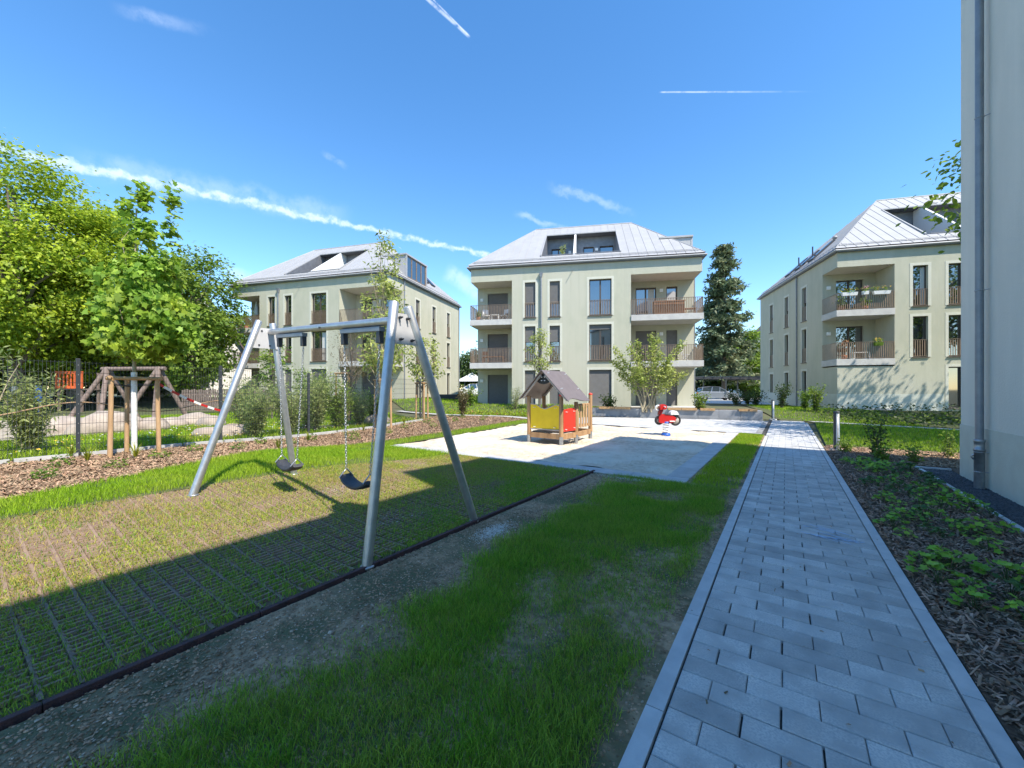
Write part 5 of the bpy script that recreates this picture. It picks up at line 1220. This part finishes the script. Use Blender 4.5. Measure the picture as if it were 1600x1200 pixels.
# trees right of the frame, their shadows fall on the lawn and the right house
def shade_tree(x, y, ells, label, seed, nl, ncl=130):
    tree('lime_tree', (x, y, g1(x, y)), label, ells, ncl, nl, .22, 'leaf_mid', 'bark', (.28, .06), max(e[2] for e in ells)+2, .9, seed, OVAL, None, 26, .2)
shade_tree(8.9, 19.3, [(0, 0, 9.3, 4.3, 4.0, 3.6), (-2.4, .6, 8.6, 2.2, 2.2, 2.4)], 'tall tree whose twigs stick out beside the near building', 81, 9000)
shade_tree(13.5, 27.0, [(0, 0, 9.5, 5.0, 4.0, 4.0), (-1, 1, 6.5, 4.0, 3, 2.0)], 'tall tree right of the frame shading the right house', 82, 12000)
shade_tree(10.8, 15.4, [(0, 0, 9.0, 4.2, 3.2, 3.4)], 'tall tree hidden behind the near building that dapples the right lawn', 84, 3200)
shade_tree(5.6, 49.5, [(0, 0, 7.5, 4.0, 4.0, 3.6)], 'leafy tree behind the right house near the carport', 83, 6000)

# ---- shrubs along and behind the fence
rs = random.Random(8)
SHR = [(-12.6, -.2, 2.3, 1.1, 'leaf_willow', 'pale feathery willow shrub at the left edge behind the fence'), (-12.9, 1.1, 1.5, .7, 'leaf_willow', 'narrow grey-green willow bush left of the first fence post'),
       (-13.6, .0, 2.3, 1.2, 'leaf_willow', 'tall feathery shrub behind the willow bush at the left'),
       (-12.45, 5.1, 1.2, .7, 'leaf_willow', 'bushy shrub behind the fence, left of the rear swing leg'), (-12.6, 6.2, 1.5, .75, 'leaf_willow', 'green shrub behind the fence between the swing seats'),
       (-13.1, 7.3, 1.7, .85, 'leaf_willow', 'broad feathery shrub behind the fence in the middle'), (-13.2, 8.2, 1.5, .8, 'leaf_mid', 'green shrub behind the right swing chains'),
       (-13.6, 9.3, 1.3, .7, 'leaf_willow', 'low shrub by the fence behind the near steel leg'), (-14.6, 7.8, 1.9, .9, 'leaf_mid', 'taller green shrub deeper in the play garden'), (-14.2, 10.4, 1.2, .7, 'leaf_mid', 'dark green shrub beside the stakes near the fence end'),
       (-15.2, 6.0, 1.6, .8, 'leaf_willow', 'willow shrub behind the left swing seat'), (-16.8, 9.6, 2.0, 1.0, 'leaf_mid', 'dense green bush before the left house corner')]
for i, (x, y, h, sp, lm, lab) in enumerate(SHR):
    shrub('fence_shrub', x, y, lab, h*1.1, sp, 20, 3000, .12, lm, 200+i, LANCE, 'bark_pale' if i < 3 else 'bark', 'shrubs behind the mesh fence', up=.2)
shrub('bare_shrub', -11.75, .55, 'pale bare-stemmed shrub before the fence at the left edge', 1.9, .5, 7, 60, .06, 'leaf_willow', 231, LANCE, 'bark_pale', r=.022)
for i, (u, d, h, sp, lm, lab) in enumerate([(735, 26.5, 1.3, .8, 'leaf_mid', 'round green bush at the corner of the left house lawn'), (722, 20.5, 1.5, .45, 'leaf_bronze', 'thin twiggy shrub in the mulch before the round green bush'),
        (805, 24.8, 1.4, .4, 'leaf_willow', 'dry upright grass clump left of the playhouse roof'), (950, 23.5, 1.1, .5, 'leaf_dark', 'dark upright bush behind the left timber seats'), (1093, 22.6, 1.3, .5, 'leaf_mid', 'loose shrub at the right corner of the middle house'),
        (1180, 29, 1.1, .9, 'leaf_dark', 'dark low hedge bush beside the far bollard'), (1150, 30.5, 1.0, 1.0, 'leaf_dark', 'dark hedge bush before the silver car'), (1222, 24.6, 1.5, .7, 'leaf_dark', 'dark shrub with reddish top at the wall of the right house'),
        (1258, 23.0, 1.2, .35, 'leaf_mid', 'slim young shrub near the corner of the right house'), (1275, 22.0, 1.5, .4, 'leaf_mid', 'loose upright shrub at the corner of the right house'), (1168, 31.5, 1.2, .9, 'leaf_dark', 'dark hedge bush under the carport edge')]):
    x, y = bearing(u, d); shrub('garden_shrub', x, y, lab, h, sp, 14, 900, .10, lm, 240+i, OVAL if i != 2 else LANCE, 'bark', 'shrubs near the houses')
for i, (x, y, h, sp, lab) in enumerate([(1.75, 12.45, 1.0, .28, 'upright dark shrub in the sunlit mulch right of the bollard'), (3.15, 13.4, .62, .12, 'thin pale sapling in the mulch near the wall corner'), (1.25, 13.15, .3, .18, 'small light green plant at the foot of the bollard'),
        (2.3, 12.2, .35, .22, 'small loose plant in the sunlit mulch'), (1.72, 12.0, .28, .2, 'low bright plant before the upright dark shrub')]):
    shrub('bed_shrub', x, y, lab, h, sp, 9, 260 if i else 520, .06, 'leaf_mid' if i else 'leaf_dark', 270+i, OVAL, 'bark', 'shrubs in the sunlit mulch', r=.007)

# ---- planting at the right house, yellow-red cover by the pale path
def cover(name, poly, dens, h, lsize, lm, label, seed, shape=OVAL):
    rng = np.random.default_rng(seed); x, y = scatter(poly, dens, rng); z = gz(x, y)+h*rng.random(len(x))*np.clip(fbm(x, y, .9, seed)*2, .3, 1.2)
    o = link(name, leaf_mesh(name, np.stack([x, y, z], 1), lsize, shape, lm, rng, up=.9)); return tag(o, label, 'ground cover', kind='stuff')
cover('dark_ground_cover', [(1.6, 25.2), (5.9, 23.1), (14, 22), (14, 31), (3.2, 29.8), (1.0, 27)], 55, .45, .13, 'leaf_dark', 'low dark planting before the right house', 301)
cover('light_ground_cover', [(2.6, 24.6), (5.9, 23.1), (14, 22), (14, 25), (3.0, 26)], 22, .5, .12, 'leaf_mid', 'lighter tufts in the planting before the right house', 302)
YB = [(-9.6, 17.7), (-10.5, 17.6), (-15.7, 16.4), (-17, 16.6), (-16, 17.6), (-10.6, 18.9), (-9.6, 18.9)]
cover('yellow_ground_cover', YB, 60, .28, .10, 'leaf_yellow', 'yellow-green low planting behind the pale slab path', 303); cover('red_ground_cover', YB, 26, .2, .10, 'leaf_red', 'reddish low plants among the yellow planting', 304)
cover('edge_ground_cover', [(-11.1, -1), (-11.3, 1.5), (-11.45, 4), (-11.9, 6.5), (-12.4, 9), (-12.2, 9), (-11.7, 6.4), (-11.2, 3.9), (-10.95, 1.5), (-10.8, -1)], 60, .12, .055, 'leaf_yellow', 'patchy yellow-green low plants along the fence foot', 305)
cover('corner_ground_cover', [(-13.2, 10), (-14.5, 13), (-13.4, 13.4), (-12.4, 11)], 40, .2, .08, 'leaf_yellow', 'yellow-green low plants around the fence end', 306)
cover('planter_ground_cover', [(-9, 22.3), (-1.6, 24.1), (-2.0, 25.2), (-8.6, 23.6)], 30, .25, .10, 'leaf_dark', 'low planting in the concrete planter', 307)

# ---- perennials in the fence mulch bed
def perennial(kind, seed):
    rng = np.random.default_rng(seed); m = 'leaf_mid' if kind == 'round' else 'leaf_yellow'
    if kind == 'round':
        n = 90; a = rng.uniform(0, 2*np.pi, n); r = rng.random(n)**.5*.16; C = np.stack([r*np.cos(a), r*np.sin(a), .03+rng.random(n)*(.20-r*.7)], 1); return leaf_mesh('perennial', C, .05, OVAL, m, rng, up=.8)
    n = 26; V = []; F = []
    for i in range(n):
        a = rng.uniform(0, 6.28); h = rng.uniform(.16, .34); l = rng.uniform(.04, .18); c, s_ = math.cos(a), math.sin(a); k = len(V); w = .007
        V += [(-s_*w, c*w, 0), (s_*w, -c*w, 0), (c*l*.4+s_*w, s_*l*.4-c*w, h*.65), (c*l*.4-s_*w, s_*l*.4+c*w, h*.65), (c*l, s_*l, h)]; F += [(k, k+1, k+2), (k, k+2, k+3), (k+3, k+2, k+4)]
    return npmesh('perennial', np.array(V), np.array(F), m)
PR = [perennial('round', 1), perennial('round', 2), perennial('blade', 3), perennial('blade', 4)]
PX = [(-8.5, .2), (-8.9, .9), (-9.4, .1), (-9.2, 1.7), (-9.8, 2.4), (-10.1, 1.2), (-10.3, 3.1), (-10.0, 3.8), (-10.8, 4.6), (-10.5, 5.2), (-11.0, 6.0), (-10.6, 7.1), (-11.4, 7.6), (-11.0, 8.6), (-11.6, 9.8), (-11.3, 11.0), (-12.3, 11.6), (-12.0, 13.0), (-11.6, 14.4), (-13.0, 14.6), (-12.4, 15.6), (-14.2, 15.0), (-8.1, -.4), (-9.1, -.6)]
for i, (x, y) in enumerate(PX):
    o = link('perennial', PR[0 if i % 3 else 1], None, (x, y, g1(x, y)+.01), i*1.3); o.scale = (1, 1, .9+.3*(i % 3)/2); tag(o, 'small leafy green perennial growing in the bark mulch', 'perennial', 'green perennials in the fence mulch')
for i, (x, y) in enumerate([(-10.4, 1.55), (-10.2, 2.15), (-11.0, 5.9), (-10.9, 7.0), (-11.2, 1.45), (-9.7, 4.5), (-11.9, 8.3), (-12.9, 10.9)]):
    o = link('grass_tuft', PR[2+i % 2], None, (x, y, g1(x, y)+.01), i*.9); tag(o, 'yellow-green blade tuft sprouting from the bark mulch', 'perennial', 'blade tufts in the fence mulch')

# ---- leafy clumps in the shaded bed beside the path
def clump(seed, n, spread, ls, m):
    rng = np.random.default_rng(seed); a = rng.uniform(0, 2*np.pi, n); r = spread*rng.random(n)**.6; C = np.stack([r*np.cos(a), r*np.sin(a), .05+.10*(1-(r/spread)**2)+rng.uniform(0, .04, n)], 1)
    me = leaf_mesh('leaves', C, ls, LOBED, m, rng, up=1.6, fold=.12)
    st = MB()
    for c in C: st.tube([(0, 0, -.02), (c[0]*.5, c[1]*.5, c[2]*.7), tuple(c)], .0018, 3, False)
    return me, st.mesh('stems', 'leaf_cover_dark')
CL = [clump(401+i, n, s_, ls, m) for i, (n, s_, ls, m) in enumerate([(20, .15, .062, 'leaf_cover'), (26, .18, .066, 'leaf_cover'), (14, .12, .058, 'leaf_cover'), (24, .17, .055, 'leaf_cover_dark'), (18, .14, .060, 'leaf_cover')])]
rc_ = random.Random(12); placed = []
def put(x, y, i, s_):
    root = empty('ground_cover_plant', (x, y, g1(x, y)), rc_.uniform(0, 6.28), 'low plant with lobed green leaves in the shaded bark mulch', 'ground cover plant', 'lobed-leaf plants beside the path'); root.scale = (s_,)*3
    link('leaves', CL[i][0], root); link('stems', CL[i][1], root); placed.append((x, y))
for x, y, i, s_ in [(1.36, 4.15, 1, .95), (1.12, 4.25, 0, .8), (1.62, 4.35, 1, 1.05), (1.28, 3.72, 2, .85), (1.42, 3.6, 2, .7), (1.8, 4.1, 3, 1.0), (1.55, 3.1, 3, .9), (1.75, 3.45, 0, .9), (1.2, 5.1, 1, 1.), (1.5, 5.0, 0, 1.), (1.95, 4.8, 1, 1.1), (1.02, 5.0, 0, .8)]: put(x, y, i, s_)
tries = 0
while len(placed) < 88 and tries < 4000:
    tries += 1; x = rc_.uniform(1.0, 2.1); y = rc_.uniform(4.4, 11.6)
    if fbm(np.array([x]), np.array([y]), .8, 70)[0] < .46: continue
    if min(math.hypot(x-a, y-b) for a, b in placed) < .16: continue
    put(x, y, rc_.choice([0, 1, 2, 3, 4, 3]), rc_.uniform(.6, 1.0))
# chalk scribble on the path
ch = MB()
for i in range(14):
    x = .28+.02*i+rnd.uniform(-.02, .02); y = 5.55+rnd.uniform(-.18, .22); a = rnd.uniform(-.9, .2); l = rnd.uniform(.08, .2); w = .006
    p = Vector((x, y, .0065)); d = Vector((math.cos(a), math.sin(a), 0)); nn = Vector((-d.y, d.x, 0))*w; ch.quad(p-d*l-nn, p+d*l-nn, p+d*l+nn, p-d*l+nn)
tag(ch.build('chalk_scribble', 'chalk'), 'pale blue chalk scribble on the paved path', 'chalk drawing')

# ------------------------------------------------------------------ play garden behind the fence
def boulder(x, y, sx, sy, sz, seed, label):
    rng = np.random.default_rng(seed); bm = bmesh.new(); bmesh.ops.create_icosphere(bm, subdivisions=3, radius=1)
    off = rng.random(3)*50
    for v in bm.verts:
        n_ = float(fbm(v.co.x*1.2+off[0]+v.co.z, v.co.y*1.2+off[1], 1.0, 80)); v.co *= .78+.45*n_
        v.co.x *= sx; v.co.y *= sy; v.co.z = v.co.z*sz
    for f in bm.faces: f.smooth = True
    me = bpy.data.meshes.new('boulder'); bm.to_mesh(me); bm.free(); me.materials.append(M['stone'])
    o = link('boulder', me, None, (x, y, g1(x, y)+sz*.25), seed); tag(o, label, 'boulder', 'boulders in the play garden')
for i, (u, v_, d, s_, lab) in enumerate([(170, 0, 12.0, .95, 'flat pale boulder slab behind the golden stakes'), (235, 0, 12.8, .65, 'rounded boulder behind the right golden stake'), (268, 0, 14.5, .5, 'small boulder right of the stakes'), (305, 0, 15.5, .75, 'large pale boulder before the brown garden fence'), (330, 0, 15.2, .6, 'boulder beside the second fence post'),
        (325, 0, 11.4, .42, 'low boulder just left of the left swing leg'), (365, 0, 11.8, .48, 'boulder right of the left swing leg'), (350, 0, 11.2, .35, 'small dark-sided boulder by the left swing leg'), (105, 0, 11.8, .8, 'boulder behind the first fence post'), (590, 0, 16.5, .6, 'grey boulder at the fence end')]):
    x, y = bearing(u, d); boulder(x, y, s_, s_*.75, s_*.55, 90+i, lab)
tx, ty = bearing(215, 17); ts = empty('timber_swing', (tx, ty, g1(tx, ty)), YAW-.1, 'old brown timber swing frame behind the mesh fence', 'swing')
for x in (-1.45, 1.0):
    for y in (-.9, .9): MB().tube([(x+(.75 if y < 0 else .55), y, -.1), (x, 0, 2.3)], .09, 9).build('leg', 'old_wood', ts)
    for y in (-.9,): MB().tube([(x-.85, y, -.1), (x, 0, 2.3)], .09, 9).build('leg', 'old_wood', ts)
MB().tube([(-1.7, 0, 2.25), (1.3, 0, 2.25)], .085, 9).build('beam', 'old_wood', ts)
bx2, by2 = bearing(108, 24); ob = empty('play_platform', (bx2, by2, g1(bx2, by2)+1.15), YAW+.1, 'orange-red slatted panel of a play platform behind the fence at the left', 'play platform')
MB().box(-.75, .75, -.03, .03, 1.15, 1.3).build('top_rail', 'orange_plastic', ob); MB().box(-.75, .75, -.03, .03, .25, .4).build('bottom_rail', 'orange_plastic', ob)
for i in range(8): MB().box(-.74+i*.2, -.66+i*.2, -.025, .025, .4, 1.15).build('slat', 'orange_plastic', ob)
for a in (-.62, .62): MB().box(a-.05, a+.05, .03, .13, -1.4, 1.25).build('post', 'old_wood', ob); MB().box(a-.05, a+.05, 1.1, 1.2, -1.4, 1.25).build('post', 'old_wood', ob)
MB().box(-.72, .72, .03, 1.2, .16, .24).build('deck', 'old_wood', ob)
for i, (u, lab) in enumerate([(20, 'blue-grey plastic post at the left edge behind the fence'), (57, 'blue-grey upright panel left of the orange barrier')]):
    x, y = bearing(u, 19.5); o = MB().prism([(-.12, 0, -.1), (.12, 0, -.1), (.10, 0, 1.5), (-.06, 0, 1.5)], (0, .12, 0)).build('marker_panel', 'blue_paint' if i else 'galv'); o.location = (x, y, g1(x, y)); o.rotation_euler = (0, 0, YAW); tag(o, lab, 'panel')
# barrier tape strung from the maple stakes to a fence post, in red and white runs
tape = empty('barrier_tape', (-11.2, 3.2, 1.3), 0, 'red and white barrier tape strung behind the stakes to the second fence post', 'tape'); A0 = Vector((-10.95, 2.62, g1(-10.9, 2.6)+1.48)); A1 = Vector((-11.5, 3.98, g1(-11.5, 4)+.82))
for i in range(9):
    p = A0.lerp(A1, i/9); q = A0.lerp(A1, (i+1)/9); sag = lambda t: Vector((0, 0, -.25*t*(1-t))); p = p+sag(i/9); q = q+sag((i+1)/9)
    world_part(MB().bar(p, q, .004, .05).build('tape_run', 'red_body' if i % 2 == 0 else 'white_paint'), tape)
ropes = MB(); pts = [(-11.50+.0*t, -.9+5*t, g1(-11.5, -.9+5*t)+.95+.12*math.cos(t*6.28*2)) for t in np.linspace(0, 1, 30)]; ropes.tube([(p[0]-.12, p[1], p[2]) for p in pts], .012, 5); tag(ropes.build('hanging_rope', 'rope'), 'brown rope strung along the back of the fence', 'rope')
# brown picket fence in the distance
pf_ = empty('picket_fence', (*bearing(365, 24), .4), YAW+.1, 'weathered brown picket fence before the white gabled house', 'fence')
for i in range(46): MB().box(-2.9+i*.13, -2.81+i*.13, -.012, .012, -.1, 1.15+.05*((i*7) % 3)/2).build('picket', 'old_wood', pf_)
MB().box(-2.95, 3.1, .013, .05, .25, .33).box(-2.95, 3.1, .013, .05, .85, .93).build('rail', 'old_wood', pf_)
# green post at the far shrubs, dark trough by the left house
x, y = bearing(700, 33); o = MB().add([(-.9, -.3, 0), (.9, -.3, 0), (.9, .3, 0), (-.9, .3, 0), (-1, -.35, .4), (1, -.35, .4), (1, .35, .4), (-1, .35, .4)], [(0, 1, 5, 4), (1, 2, 6, 5), (2, 3, 7, 6), (3, 0, 4, 7), (4, 5, 6, 7)]).build('planting_trough', 'anthracite'); o.location = (x, y, g1(x, y)); o.rotation_euler = (0, 0, YAW); tag(o, 'low dark trough at the wall of the left house', 'trough')

# ------------------------------------------------------------------ things on the balconies
def on(hs, u, v, z): return hs.matrix_basis @ Vector((u, v, z))
def place(hs, o, u, v, z, rz=0.): p = on(hs, u, v, z); o.location = p; o.rotation_euler = (0, 0, hs.rotation_euler.z+rz); return o
def chair(hs, u, v, z, rz, label, m):
    r = empty('folding_chair', label=label, cat='chair', group='balcony chairs'); place(hs, r, u, v, z, rz)
    MB().box(-.2, .2, -.2, .2, .42, .45).build('seat', m, r); MB().box(-.2, .2, .19, .22, .60, .88).build('backrest', m, r)
    for s_ in (-1, 1): MB().bar((s_*.2, -.2, 0), (s_*.2, .2, .46), .03, .03).build('leg', m, r); MB().bar((s_*.2, .25, 0), (s_*.2, -.18, .46), .03, .03).build('leg', m, r); MB().bar((s_*.19, .18, .42), (s_*.19, .215, .88), .03, .03).build('back_post', m, r)
chair(main_house, .9, .8, 5.9, .6, 'white folding chair on the top left balcony of the middle house, left one', 'white_paint'); chair(main_house, 2.2, .9, 5.9, -.5, 'white folding chair on the top left balcony of the middle house, right one', 'white_paint')
chair(main_house, 14.1, .8, 2.95, 1.2, 'white chair on the lower right balcony of the middle house', 'white_paint'); chair(main_house, .8, .8, 2.95, .3, 'red-brown wooden chair on the lower left balcony of the middle house', 'wood_red')
t = empty('wooden_chest', label='slatted red-brown wooden chest on the top right balcony of the middle house', cat='chest'); place(main_house, t, 13.0, .5, 5.9)
for i in range(16): MB().box(-.9+i*.113, -.9+i*.113+.10, -.33, -.30, .05, .82).build('slat', 'wood_red', t)
MB().box(-.9, .9, -.298, .33, .05, .80).build('body', 'wood_red', t); MB().box(-.95, .95, -.37, .37, .83, .88).build('lid', 'wood_red', t)
for (hs, u, v, z, w, m, lab) in [(main_house, 1.5, .45, 2.95, 1.5, 'wood_red', 'red-brown lounge bench on the lower left balcony of the middle house'), (right_house, 1.6, .9, 2.95, .9, 'white_paint', 'small pale slatted table on the lower balcony of the right house'), (main_house, 14.4, .9, 5.9, .7, 'wood_red', 'low red-brown stool right of the wooden chest'), (main_house, 1.55, .8, 5.9, .6, 'white_paint', 'small white table between the folding chairs')]:
    r = empty('balcony_table', label=lab, cat='table'); place(hs, r, u, v, z)
    for i in range(5): MB().box(-w/2, w/2, -.25+i*.1, -.16+i*.1, .43, .46).build('slat', m, r)
    for a in (-1, 1):
        for b in (-1, 1): MB().box(a*(w/2-.05)-.02, a*(w/2-.05)+.02, b*.2-.02, b*.2+.02, 0, .43).build('leg', m, r)
def flower_box(hs, u, v, z, w, fm, label, rz=0., box='white_paint', n=60, name='flower_box'):
    r = empty(name, label=label, cat='flower box', group='balcony flower boxes'); place(hs, r, u, v, z, rz)
    MB().add([(-w/2*.9, -.08, 0), (w/2*.9, -.08, 0), (w/2*.9, .08, 0), (-w/2*.9, .08, 0), (-w/2, -.1, .2), (w/2, -.1, .2), (w/2, .1, .2), (-w/2, .1, .2)], [(3, 2, 1, 0), (0, 1, 5, 4), (1, 2, 6, 5), (2, 3, 7, 6), (3, 0, 4, 7), (4, 5, 6, 7)]).build('box', box, r)
    rng = np.random.default_rng(int(u*100)+int(z*10)); C = np.stack([rng.uniform(-w/2, w/2, n), rng.normal(0, .09, n), .22+rng.random(n)*.22], 1); link('leaves', leaf_mesh('leaves', C, .09, OVAL, 'leaf_mid', rng), r)
    C = np.stack([rng.uniform(-w/2, w/2, n//2), rng.normal(0, .10, n//2), .30+rng.random(n//2)*.2], 1); link('blossoms', leaf_mesh('blossoms', C, .08, OVAL, fm, rng, up=.8), r)
flower_box(right_house, .55, -.14, 6.72, .8, 'flower_yellow', 'left white flower box on the top balcony rail of the right house'); flower_box(right_house, 2.15, -.14, 6.72, .85, 'flower_yellow', 'right white flower box on the top balcony rail of the right house')
flower_box(right_house, 1.35, -.14, 6.75, .3, 'flower_pink', 'pink flower pot between the white boxes on the right house', n=90); flower_box(right_house, 2.0, -.14, 3.70, .42, 'flower_yellow', 'green pot with yellow flowers on the lower rail of the right house', box='leaf_mid')
for i, (hs, u, v, z, h, m, lab) in enumerate([(right_house, .4, .4, 5.9, .8, 'leaf_mid', 'leafy potted plant in the left corner of the right house top balcony'), (right_house, 1.7, .5, 5.9, .55, 'leaf_mid', 'low potted plant below the pink flowers on the right house'), (right_house, .5, .35, 2.95, 1.0, 'leaf_red', 'reddish potted shrub on the lower balcony of the right house'),
        (main_house, .4, .4, 5.9, .4, 'leaf_mid', 'small potted plant on the top left balcony of the middle house'), (left_house, .9, .5, 5.9, 1.1, 'leaf_mid', 'leafy pot plants on the top left balcony of the left house'), (main_house, 6.2, 1.3, 9.75, 1.15, 'leaf_pale', 'pale potted plant on the roof terrace of the middle house')]):
    p = on(hs, u, v, z); r = shrub('potted_plant', p.x, p.y, lab, h, .28, 9, 260, .10, m, 500+i, OVAL, 'bark', 'potted plants on balconies', 'potted plant'); r.location.z = p.z+.25; MB().lathe([(.0, -.25), (.12, -.25), (.16, .02), (.14, .02), (.0, -.02)], (0, 0, 0), 14).build('pot', 'terracotta', r)
pr = empty('folded_parasol', label='closed white parasol on the top left balcony of the left house', cat='parasol'); place(left_house, pr, 1.5, .9, 5.9)
MB().tube([(0, 0, 0), (0, 0, 2.45)], .02, 8).build('pole', 'white_paint', pr); MB().lathe([(.02, 2.4), (.10, 2.1), (.17, 1.5), (.20, 1.2), (.03, 1.15)], (0, 0, 0), 12).build('canopy', 'white_paint', pr); MB().lathe([(.0, .06), (.2, .06), (.22, 0)], (0, 0, 0), 14).build('base', 'anthracite', pr)
for o in [o for o in bpy.data.objects if o.name.startswith('tmp')]: bpy.data.objects.remove(o)
